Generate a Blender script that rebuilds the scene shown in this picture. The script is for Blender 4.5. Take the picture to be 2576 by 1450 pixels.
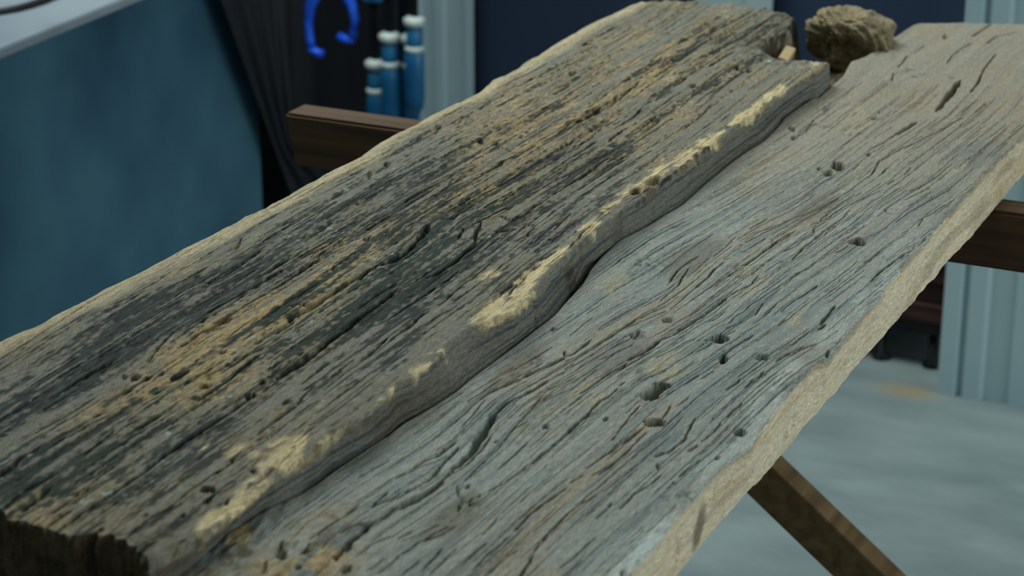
import bpy, bmesh, math, random
import numpy as np
from mathutils import Vector, Matrix

for o in list(bpy.data.objects):
    bpy.data.objects.remove(o)
scene = bpy.context.scene
COL = scene.collection

# ------------------------------------------------------------------ camera
PITCH, YAW, CAM_Z = math.radians(20.579), math.radians(25.419), 1.38
cam_data = bpy.data.cameras.new('camera')
cam_data.sensor_width = 36.0
cam_data.lens = 36.0 * 5500.0 / 2576.0
cam_data.clip_start = 0.05
cam_data.dof.use_dof = True
cam_data.dof.focus_distance = 1.74
cam_data.dof.aperture_fstop = 9.6
cam = bpy.data.objects.new('camera', cam_data)
COL.objects.link(cam)
cam.location = (0, 0, CAM_Z)
cam.rotation_euler = (math.pi / 2 - PITCH, 0, YAW)
scene.camera = cam

# ------------------------------------------------------------------ world, daylight, exposure
world = bpy.data.worlds.new('world')
scene.world = world
world.use_nodes = True
world.node_tree.nodes['Background'].inputs[0].default_value = (0.62, 0.78, 0.90, 1)
world.node_tree.nodes['Background'].inputs[1].default_value = 0.25

def area_light(name, loc, target, sx, sy, power, color):
    d = bpy.data.lights.new(name, 'AREA')
    d.shape = 'RECTANGLE'; d.size = sx; d.size_y = sy; d.energy = power; d.color = color
    o = bpy.data.objects.new(name, d)
    COL.objects.link(o)
    o.location = loc
    o.rotation_euler = (Vector(target) - Vector(loc)).to_track_quat('-Z', 'Y').to_euler()
    return o
# daylight through the wide open door in the right wall, and the long ceiling luminaire
area_light('door_right_offscreen', (2.65, 2.0, 1.40), (-1.0, 2.0, 1.40), 2.9, 2.7, 64.0, (0.92, 1.0, 0.97))
area_light('ceiling_lamp_offscreen', (-1.75, 2.45, 2.85), (-1.45, 2.2, 0.0), 1.2, 2.4, 84.0, (0.93, 1.0, 0.97))

vs = scene.view_settings
vs.view_transform = 'Standard'
vs.look = 'None'
vs.exposure = 0.0
vs.gamma = 1.0
vs.use_curve_mapping = False

# ------------------------------------------------------------------ helpers
def srgb(r, g, b):
    def f(c):
        c /= 255.0
        return c / 12.92 if c <= 0.04045 else ((c + 0.055) / 1.055) ** 2.4
    return (f(r), f(g), f(b))

def tag(o, label=None, cat=None, group=None, kind=None):
    if label: o['label'] = label
    if cat: o['category'] = cat
    if group: o['group'] = group
    if kind: o['kind'] = kind
    return o

def empty(name, loc=(0, 0, 0), rz=0.0):
    o = bpy.data.objects.new(name, None)
    COL.objects.link(o)
    o.location = loc; o.rotation_euler = (0, 0, rz)
    o.empty_display_size = 0.05
    return o

def link(name, me, mat, parent=None, smooth=False):
    o = bpy.data.objects.new(name, me)
    COL.objects.link(o)
    if mat: me.materials.append(mat)
    if parent: o.parent = parent
    if smooth:
        me.polygons.foreach_set('use_smooth', np.ones(len(me.polygons), dtype=bool))
    return o

def from_bm(name, bm, mat, parent=None, smooth=False):
    me = bpy.data.meshes.new(name)
    bm.normal_update()
    bm.to_mesh(me); bm.free()
    return link(name, me, mat, parent, smooth)

def add_box(bm, x0, x1, y0, y1, z0, z1, bevel=0.0):
    m = Matrix.Translation(((x0 + x1) / 2, (y0 + y1) / 2, (z0 + z1) / 2)) @ Matrix.Diagonal((x1 - x0, y1 - y0, z1 - z0, 1))
    r = bmesh.ops.create_cube(bm, size=1.0, matrix=m)
    if bevel:
        es = list({e for v in r['verts'] for e in v.link_edges})
        bmesh.ops.bevel(bm, geom=es, offset=bevel, segments=2, affect='EDGES', profile=0.6)

def box(name, x0, x1, y0, y1, z0, z1, mat, parent=None, bevel=0.0):
    bm = bmesh.new()
    add_box(bm, x0, x1, y0, y1, z0, z1, bevel)
    return from_bm(name, bm, mat, parent)

def tube(name, pts, rad, mat, parent=None, n=10, closed=False):
    """pipe along points; rad may be a list"""
    pts = [Vector(p) for p in pts]
    rr = rad if isinstance(rad, (list, tuple)) else [rad] * len(pts)
    bm = bmesh.new()
    rings = []
    up = Vector((0.123, 0.2, 0.97)).normalized()
    for i, p in enumerate(pts):
        a = pts[(i - 1) % len(pts)] if (closed or i > 0) else p
        b = pts[(i + 1) % len(pts)] if (closed or i < len(pts) - 1) else p
        d = (b - a).normalized()
        s = d.cross(up)
        if s.length < 1e-3: s = d.cross(Vector((1, 0, 0)))
        s.normalize(); t = s.cross(d)
        rings.append([bm.verts.new(p + (s * math.cos(k * 2 * math.pi / n) + t * math.sin(k * 2 * math.pi / n)) * rr[i]) for k in range(n)])
    m = len(rings)
    for i in range(m if closed else m - 1):
        a, b = rings[i], rings[(i + 1) % m]
        for k in range(n):
            bm.faces.new((a[k], a[(k + 1) % n], b[(k + 1) % n], b[k]))
    if not closed:
        bm.faces.new(rings[0][::-1]); bm.faces.new(rings[-1])
    bmesh.ops.recalc_face_normals(bm, faces=bm.faces)
    return from_bm(name, bm, mat, parent, True)

def lathe(name, prof, loc, mat, parent=None, n=20):
    bm = bmesh.new()
    rings = []
    for r, z in prof:
        rings.append([bm.verts.new((loc[0] + r * math.cos(k * 2 * math.pi / n), loc[1] + r * math.sin(k * 2 * math.pi / n), loc[2] + z)) for k in range(n)])
    for a, b in zip(rings, rings[1:]):
        for k in range(n):
            bm.faces.new((a[k], a[(k + 1) % n], b[(k + 1) % n], b[k]))
    bm.faces.new(rings[0][::-1]); bm.faces.new(rings[-1])
    bmesh.ops.recalc_face_normals(bm, faces=bm.faces)
    return from_bm(name, bm, mat, parent, True)

# ---- numpy noise
def _hash(ix, iy, seed):
    h = (ix.astype(np.int64) * 374761393 + iy.astype(np.int64) * 668265263 + seed * 982451653) & 0xffffffff
    h = ((h ^ (h >> 13)) * 1274126177) & 0xffffffff
    h = ((h ^ (h >> 16)) * 2246822519) & 0xffffffff
    return ((h ^ (h >> 15)) & 0xffffff) / float(0xffffff)

def vn(x, y, seed=0):
    """value noise, -1..1"""
    x = np.asarray(x, dtype=np.float64) + 1000.0; y = np.asarray(y, dtype=np.float64) + 1000.0
    fx = np.floor(x); fy = np.floor(y)
    tx = x - fx; ty = y - fy
    tx = tx * tx * (3 - 2 * tx); ty = ty * ty * (3 - 2 * ty)
    a = _hash(fx, fy, seed); b = _hash(fx + 1, fy, seed); c = _hash(fx, fy + 1, seed); d = _hash(fx + 1, fy + 1, seed)
    return ((a + (b - a) * tx) * (1 - ty) + (c + (d - c) * tx) * ty) * 2 - 1

def fbm(x, y, seed=0, oct=3, gain=0.5):
    s = 0; a = 1.0; n = 0
    for i in range(oct):
        s = s + a * vn(x * 2 ** i, y * 2 ** i, seed + i * 17); n += a; a *= gain
    return s / n

def sst(a, b, x):
    t = np.clip((x - a) / (b - a), 0, 1)
    return t * t * (3 - 2 * t)

def mixc(c, col, m):
    col = np.array(srgb(*col)); return c + (col - c) * np.clip(m, 0, 1)[..., None]

def curve(table, y, k=1e-4):
    t = np.array(table, dtype=float) * k
    return np.interp(y, t[:, 1], t[:, 0])

# ------------------------------------------------------------------ materials
def new_mat(name, rough=0.8, spec=0.3, metal=0.0):
    m = bpy.data.materials.new(name)
    m.use_nodes = True
    b = m.node_tree.nodes['Principled BSDF']
    b.inputs['Roughness'].default_value = rough
    b.inputs['Specular IOR Level'].default_value = spec
    b.inputs['Metallic'].default_value = metal
    return m, m.node_tree, b

def noise_mat(name, c1, c2, scale=(5, 5, 5), detail=4.0, rough=0.8, spec=0.3, lo=0.35, hi=0.65, bump=0.0, bump_scale=None, metal=0.0):
    m, nt, b = new_mat(name, rough, spec, metal)
    tc = nt.nodes.new('ShaderNodeTexCoord')
    mp = nt.nodes.new('ShaderNodeMapping'); mp.inputs['Scale'].default_value = scale
    nz = nt.nodes.new('ShaderNodeTexNoise'); nz.inputs['Scale'].default_value = 1.0; nz.inputs['Detail'].default_value = detail
    cr = nt.nodes.new('ShaderNodeValToRGB')
    cr.color_ramp.elements[0].position = lo; cr.color_ramp.elements[1].position = hi
    cr.color_ramp.elements[0].color = (*srgb(*c1), 1); cr.color_ramp.elements[1].color = (*srgb(*c2), 1)
    nt.links.new(tc.outputs['Object'], mp.inputs['Vector'])
    nt.links.new(mp.outputs['Vector'], nz.inputs['Vector'])
    nt.links.new(nz.outputs['Fac'], cr.inputs['Fac'])
    nt.links.new(cr.outputs['Color'], b.inputs['Base Color'])
    if bump:
        bp = nt.nodes.new('ShaderNodeBump'); bp.inputs['Strength'].default_value = bump; bp.inputs['Distance'].default_value = 0.01
        nt.links.new(nz.outputs['Fac'], bp.inputs['Height']); nt.links.new(bp.outputs['Normal'], b.inputs['Normal'])
    return m

def plank_mat():
    m, nt, b = new_mat('weathered_wood', 0.9, 0.18)
    at = nt.nodes.new('ShaderNodeAttribute'); at.attribute_name = 'Col'
    gr = nt.nodes.new('ShaderNodeAttribute'); gr.attribute_name = 'grain'
    mp = nt.nodes.new('ShaderNodeMapping'); mp.inputs['Scale'].default_value = (1500, 110, 700)
    nz = nt.nodes.new('ShaderNodeTexNoise'); nz.inputs['Scale'].default_value = 1.0; nz.inputs['Detail'].default_value = 3.0
    mp2 = nt.nodes.new('ShaderNodeMapping'); mp2.inputs['Scale'].default_value = (900, 650, 800)
    n2 = nt.nodes.new('ShaderNodeTexNoise'); n2.inputs['Scale'].default_value = 1.0; n2.inputs['Detail'].default_value = 2.0
    for mm, nn in ((mp, nz), (mp2, n2)):
        nt.links.new(gr.outputs['Vector'], mm.inputs['Vector']); nt.links.new(mm.outputs['Vector'], nn.inputs['Vector'])
    mr = nt.nodes.new('ShaderNodeMapRange'); mr.inputs['From Min'].default_value = 0.28; mr.inputs['From Max'].default_value = 0.72
    mr.inputs['To Min'].default_value = 0.60; mr.inputs['To Max'].default_value = 1.36
    nt.links.new(nz.outputs['Fac'], mr.inputs['Value'])
    mr2 = nt.nodes.new('ShaderNodeMapRange'); mr2.inputs['From Min'].default_value = 0.3; mr2.inputs['From Max'].default_value = 0.7
    mr2.inputs['To Min'].default_value = 0.72; mr2.inputs['To Max'].default_value = 1.26
    nt.links.new(n2.outputs['Fac'], mr2.inputs['Value'])
    mu = nt.nodes.new('ShaderNodeMath'); mu.operation = 'MULTIPLY'
    nt.links.new(mr.outputs['Result'], mu.inputs[0]); nt.links.new(mr2.outputs['Result'], mu.inputs[1])
    vm = nt.nodes.new('ShaderNodeVectorMath'); vm.operation = 'SCALE'
    nt.links.new(at.outputs['Color'], vm.inputs[0]); nt.links.new(mu.outputs['Value'], vm.inputs['Scale'])
    nt.links.new(vm.outputs['Vector'], b.inputs['Base Color'])
    ad = nt.nodes.new('ShaderNodeMath'); ad.operation = 'ADD'
    nt.links.new(nz.outputs['Fac'], ad.inputs[0]); nt.links.new(n2.outputs['Fac'], ad.inputs[1])
    bp = nt.nodes.new('ShaderNodeBump'); bp.inputs['Strength'].default_value = 0.55; bp.inputs['Distance'].default_value = 0.0004
    nt.links.new(ad.outputs['Value'], bp.inputs['Height']); nt.links.new(bp.outputs['Normal'], b.inputs['Normal'])
    return m

def stained_floor():
    m = noise_mat('concrete_floor', (110, 126, 127), (132, 148, 148), (6, 14, 6), 6, 0.75, 0.3, 0.3, 0.7)
    nt = m.node_tree; b = nt.nodes['Principled BSDF']
    tc = nt.nodes.new('ShaderNodeTexCoord'); mp = nt.nodes.new('ShaderNodeMapping')
    mp.inputs['Location'].default_value = (-STAIN[0] / 0.07, -STAIN[1] / 0.04, 0); mp.inputs['Scale'].default_value = (1 / 0.07, 1 / 0.04, 1)
    ln = nt.nodes.new('ShaderNodeVectorMath'); ln.operation = 'LENGTH'
    mr = nt.nodes.new('ShaderNodeMapRange'); mr.inputs['From Min'].default_value = 1.0; mr.inputs['From Max'].default_value = 0.2; mr.inputs['To Max'].default_value = 0.7
    mx = nt.nodes.new('ShaderNodeMix'); mx.data_type = 'RGBA'
    mx.inputs[7].default_value = (*srgb(150, 132, 96), 1)
    src = b.inputs['Base Color'].links[0].from_socket
    nt.links.new(tc.outputs['Object'], mp.inputs['Vector']); nt.links.new(mp.outputs['Vector'], ln.inputs[0]); nt.links.new(ln.outputs['Value'], mr.inputs['Value'])
    nt.links.new(mr.outputs['Result'], mx.inputs[0]); nt.links.new(src, mx.inputs[6]); nt.links.new(mx.outputs[2], b.inputs['Base Color'])
    return m
STAIN = (-0.806, 3.168)

M = {
    'plank': plank_mat(),
    'floor': stained_floor(),
    'navy': noise_mat('navy_wall_paint', (34, 50, 72), (44, 62, 86), (2, 2, 2), 3, 0.7, 0.3),
    'plaster': noise_mat('pale_plaster', (150, 155, 155), (170, 174, 172), (2, 2, 2), 3, 0.9, 0.2),
    'ceiling': noise_mat('ceiling_board', (150, 152, 150), (165, 167, 165), (2, 2, 2), 3, 0.9, 0.2),
    'slate': noise_mat('slate_blue_panel', (38, 72, 94), (64, 104, 122), (3.2, 3.2, 2.6), 5, 0.75, 0.25, 0.34, 0.62),
    'top': noise_mat('pale_grey_worktop', (108, 121, 132), (130, 143, 152), (5, 5, 5), 4, 0.7, 0.3),
    'sheet': noise_mat('pale_grey_steel', (152, 178, 186), (166, 190, 196), (2, 2, 3), 3, 0.45, 0.4),
    'tarp': noise_mat('dark_tarpaulin', (19, 23, 29), (28, 33, 40), (3, 3, 3), 3, 0.6, 0.3),
    'walnut': noise_mat('brown_trestle_wood', (66, 50, 36), (98, 74, 52), (4, 90, 90), 5, 0.7, 0.3),
    'brace': noise_mat('tan_brace_wood', (92, 74, 46), (124, 102, 70), (60, 60, 6), 5, 0.75, 0.3),
    'darkwood': noise_mat('dark_red_timber', (52, 32, 28), (84, 58, 52), (6, 80, 80), 5, 0.7, 0.3),
    'cobalt': noise_mat('cobalt_plastic', (20, 84, 240), (36, 112, 255), (20, 20, 20), 2, 0.45, 0.5),
    'teal': noise_mat('teal_blue_handle', (14, 84, 132), (30, 116, 160), (30, 30, 8), 3, 0.4, 0.5),
    'cap': noise_mat('pale_clamp_collar', (176, 196, 196), (205, 218, 214), (30, 30, 30), 2, 0.5, 0.4),
    'steel': noise_mat('blackened_steel', (26, 28, 32), (42, 45, 50), (20, 20, 20), 2, 0.45, 0.5, metal=0.6),
    'rubber': noise_mat('black_rubber', (16, 18, 20), (26, 28, 30), (20, 20, 20), 2, 0.6, 0.4),
    'straw': noise_mat('pale_straw', (196, 186, 150), (220, 210, 176), (200, 200, 20), 2, 0.8, 0.3),
    'flake': noise_mat('white_flake', (226, 232, 230), (240, 244, 240), (200, 200, 200), 2, 0.6, 0.3),
    'char': noise_mat('dark_wood_chip', (44, 46, 42), (74, 72, 62), (300, 300, 300), 3, 0.9, 0.2),
    'glow': noise_mat('luminaire_diffuser', (230, 235, 235), (240, 244, 244), (2, 2, 2), 2, 0.5, 0.3),
}

# ---- surveyed marks on the planks, in tenths of a millimetre: (half width mm, depth mm, points)
CRACKS_THICK = [(1.3,5.0,[(-7318,11388),(-7316,11224),(-7313,11036),(-7313,10940),(-7317,10781),(-7333,10620),(-7337,10401),(-7341,10252)]),(1.5,6.0,[(-7298,10718),(-7322,10604),(-7320,10488),(-7330,10368),(-7323,10225),(-7313,10038),(-7317,9896),(-7316,9728),(-7328,9603),(-7334,9511),(-7330,9367),(-7318,9272)]),(1.0,4.0,[(-7513,10039),(-7487,9815),(-7487,9632),(-7470,9461),(-7470,9344)]),(2.0,7.0,[(-7396,9438),(-7391,9295),(-7386,9183)]),(1.0,5.0,[(-6920,10579),(-6920,10497),(-6870,10360),(-6894,10206),(-6896,10065),(-6901,9941),(-6870,9702),(-6924,9574),(-6903,9441),(-6884,9254)]),(3.0,6.0,[(-8091,10055),(-8111,9899),(-8076,9755),(-8056,9591)]),(1.4,4.0,[(-7786,9829),(-7809,9601),(-7800,9453),(-7786,9282)]),(1.2,4.0,[(-7683,9630),(-7664,9458),(-7657,9284)]),(1.2,5.0,[(-6700,9286),(-6704,9202),(-6698,9124)]),(0.8,2.5,[(-7481,9339),(-7476,9547),(-7465,9734)]),(0.8,2.5,[(-7309,9319),(-7326,9500),(-7274,9628)]),(0.7,2.0,[(-7793,10148),(-7804,10291),(-7799,10446)]),(1.6,3.0,[(-8507,11476),(-8502,11340),(-8507,11162),(-8512,10989),(-8487,10777),(-8482,10597)]),(3.0,3.5,[(-8196,12481),(-8221,12295),(-8244,12135),(-8224,11977),(-8225,11853)]),(1.0,3.0,[(-8443,12233),(-8393,11980),(-8335,11719),(-8292,11559)]),(1.6,3.0,[(-8776,11408),(-8773,11231),(-8777,11035),(-8788,10895)]),(1.0,3.0,[(-7745,11819),(-7748,11620),(-7757,11461)]),(1.2,3.5,[(-8043,10115),(-8030,10305),(-8016,10501),(-7974,10661)]),(1.0,3.0,[(-7786,10138),(-7795,10299),(-7792,10435)]),(1.0,3.0,[(-7702,10427),(-7685,10623),(-7672,10786)]),(1.3,4.0,[(-7627,11954),(-7620,11799),(-7603,11670),(-7574,11472),(-7576,11302),(-7572,11102)]),(1.2,4.0,[(-7787,11582),(-7794,11444),(-7790,11256)]),(1.2,4.0,[(-6988,13099),(-6970,12911),(-6984,12755),(-6972,12614)]),(1.0,4.0,[(-7014,12677),(-6995,12437),(-6984,12260)]),(0.9,4.0,[(-7040,12233),(-7029,12060),(-7018,11890)]),(0.7,3.0,[(-6908,12438),(-6912,12215),(-6914,11939),(-6910,11769),(-6904,11585)]),(0.8,3.0,[(-7157,12118),(-7155,11883),(-7134,11701)]),(0.8,3.0,[(-7072,11768),(-7066,11638)]),(0.7,2.5,[(-7043,11706),(-7030,11525),(-6986,11399)]),(0.8,3.0,[(-6975,11368),(-6979,11222),(-6971,11084)]),(0.8,3.0,[(-6896,11478),(-6906,11328),(-6901,11206)]),(0.9,3.0,[(-6924,10597),(-6922,10500),(-6914,10406)]),(3.2,6.0,[(-7396,12971),(-7358,12727),(-7347,12477),(-7327,12218),(-7325,11998),(-7324,11783),(-7321,11688)]),(2.0,4.0,[(-7778,12679),(-7772,12530),(-7785,12332),(-7775,12128)]),(1.6,3.0,[(-7676,12073),(-7706,11937),(-7694,11763)]),(1.2,3.0,[(-7318,11388),(-7316,11224)]),(1.8,7.0,[(-7529,15248),(-7451,14982),(-7379,14854),(-7344,14711),(-7331,14509),(-7308,14341),(-7309,14139),(-7307,13968),(-7332,13883)]),(1.3,6.0,[(-7183,13761),(-7179,13622),(-7185,13410),(-7194,13223)]),(0.7,3.0,[(-7194,13223),(-7192,13112),(-7197,12999),(-7202,12888)]),(0.7,3.0,[(-7195,14169),(-7177,13981),(-7179,13835)]),(0.9,4.0,[(-7051,14488),(-7027,14125),(-7032,13929),(-7022,13743),(-7000,13567),(-6996,13431)]),(1.1,5.0,[(-7006,13290),(-7007,13134),(-6989,12946),(-6984,12755),(-6974,12633)]),(0.6,3.0,[(-6858,13451),(-6869,13311),(-6885,13214),(-6877,13042)]),(1.1,6.0,[(-6693,15618),(-6681,15348),(-6643,15124),(-6619,14951)]),(1.0,5.0,[(-6694,14889),(-6690,14711),(-6704,14628)]),(1.0,5.0,[(-6682,14562),(-6667,14419)]),(1.1,6.0,[(-6659,14275),(-6635,14045),(-6616,13865),(-6613,13774)]),(0.9,4.0,[(-6983,15849),(-6951,15635),(-6940,15472),(-6928,15367)]),(2.2,7.0,[(-7477,15499),(-7377,15461),(-7322,15459)]),(2.2,7.0,[(-7316,15720),(-7321,15573),(-7356,15514)]),(1.5,6.0,[(-7228,15280),(-7287,15197),(-7331,15121),(-7371,15129)]),(1.3,5.0,[(-7241,15441),(-7175,15417),(-7147,15472)]),(1.2,5.0,[(-7099,15369),(-7101,15258),(-7073,15161),(-7098,14988)]),(3.0,7.0,[(-7843,14933),(-7790,14659),(-7751,14413),(-7733,14215),(-7731,14064),(-7768,13921)]),(1.5,4.0,[(-7768,13921),(-7773,13771),(-7735,13547)]),(1.6,4.0,[(-7598,15077),(-7502,14796)]),(1.4,5.0,[(-7778,15271),(-7814,15197)]),(1.6,5.0,[(-7326,15979),(-7334,15798),(-7320,15689)]),(1.0,3.0,[(-7515,15712),(-7540,15384),(-7561,15149)]),(2.6,4.0,[(-8284,13801),(-8258,13516),(-8255,13348),(-8245,13115)]),(3.0,5.0,[(-8245,13115),(-8246,12974),(-8241,12771),(-8236,12572),(-8239,12416),(-8234,12289),(-8223,12103)]),(2.4,6.0,[(-7411,13582),(-7389,13290),(-7383,13066),(-7377,12892),(-7358,12727),(-7350,12539),(-7338,12419)]),(2.4,4.0,[(-7794,14034),(-7773,13771),(-7783,13572),(-7801,13209),(-7799,12914),(-7819,12748),(-7793,12564)]),(1.2,3.0,[(-8289,15113),(-8295,14884),(-8287,14667)]),(1.6,4.0,[(-9042,13984),(-8964,13785)]),(2.0,4.0,[(-9002,14437),(-8933,14415),(-8953,14543)]),(1.2,3.0,[(-8130,14417),(-8140,14176),(-8193,14048)]),(1.6,3.0,[(-8501,14109),(-8471,13813),(-8479,13558),(-8478,13266)]),(1.4,3.0,[(-8744,13786),(-8720,13469),(-8714,13202),(-8749,12993)]),(1.4,3.0,[(-8382,13604),(-8382,13311),(-8385,13002),(-8393,12699),(-8411,12445)]),(1.2,3.0,[(-7478,13088),(-7496,13424),(-7479,13692)]),(1.2,3.0,[(-8384,14511),(-8370,14198),(-8391,13954)]),(1.0,3.0,[(-7970,15322),(-7999,15109),(-8017,14795)]),(1.0,3.0,[(-7803,13139),(-7833,12942),(-7941,12868)]),(2.6,4.0,[(-8115,16926),(-8085,16741),(-8100,16411)]),(1.0,4.0,[(-7311,17175),(-7308,16883),(-7307,16535),(-7321,16191),(-7326,15979),(-7320,15689)]),(0.8,4.0,[(-7082,16990),(-7104,16694),(-7094,16329),(-7088,16003)]),(1.4,4.0,[(-7608,17818),(-7618,17500),(-7625,17293),(-7630,16892)]),(1.5,4.0,[(-7600,16553),(-7649,16311),(-7635,16042),(-7633,15803)]),(1.0,3.0,[(-8703,17511),(-8758,17272),(-8722,17079)]),(1.8,4.0,[(-7997,19014),(-7977,18673),(-7953,18381)]),(2.4,5.0,[(-8054,18259),(-7992,17778),(-8036,17544)]),(1.0,4.0,[(-8122,17192),(-8231,17209),(-8312,17170)]),(0.8,3.0,[(-6990,15845),(-6966,15628),(-6955,15465)]),(1.2,3.0,[(-7904,16128),(-7900,15736),(-7896,15358)]),(1.2,3.0,[(-8315,16372),(-8329,16018),(-8343,15675),(-8356,15342)]),(1.0,3.0,[(-7987,16496),(-7993,16116),(-8015,15741),(-8036,15377)]),(1.0,3.0,[(-7706,17254),(-7730,16877),(-7780,16467)]),(2.4,7.0,[(-7597,21533),(-7605,21249),(-7613,20971),(-7598,20754)]),(2.2,6.0,[(-7712,19550),(-7695,19377)]),(1.8,6.0,[(-7628,18955),(-7587,18630),(-7594,18329)]),(1.4,4.0,[(-7503,19691),(-7507,19406),(-7489,19177)]),(1.4,4.0,[(-7655,20247),(-7653,19993)]),(1.2,3.0,[(-7309,20326),(-7292,20080)]),(0.9,3.0,[(-7099,19480),(-7039,18891)]),(0.9,3.0,[(-6787,19162),(-6778,18865)]),(2.0,5.0,[(-7951,19155),(-7948,18998)]),(2.0,5.0,[(-7951,18686),(-7953,18570)]),(2.0,4.0,[(-7919,18397),(-8027,18197)]),(1.0,3.0,[(-7522,18254),(-7504,17903)]),(1.4,4.0,[(-7971,19716),(-7951,19356),(-7910,18859),(-7906,18366)]),(1.2,3.0,[(-7688,17958),(-7689,17639)]),(1.2,3.0,[(-7407,18791),(-7387,18391)]),(1.2,3.0,[(-8015,19006),(-8063,18632),(-8186,18346)]),(1.2,3.0,[(-8437,19790),(-8424,19335),(-8441,18962)]),(0.8,4.0,[(-7081,17153),(-7085,16893),(-7086,16609),(-7112,16412),(-7118,16257)]),(0.9,4.0,[(-7311,17175),(-7308,16948),(-7286,16702)]),(0.6,3.0,[(-7207,17525),(-7222,17283),(-7228,17050)]),(1.6,4.0,[(-7599,17822),(-7590,17548),(-7621,17396)]),(1.6,4.0,[(-7505,18189),(-7513,17970),(-7488,17840)]),(1.0,3.0,[(-6485,16864),(-6531,16386)])]
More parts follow.
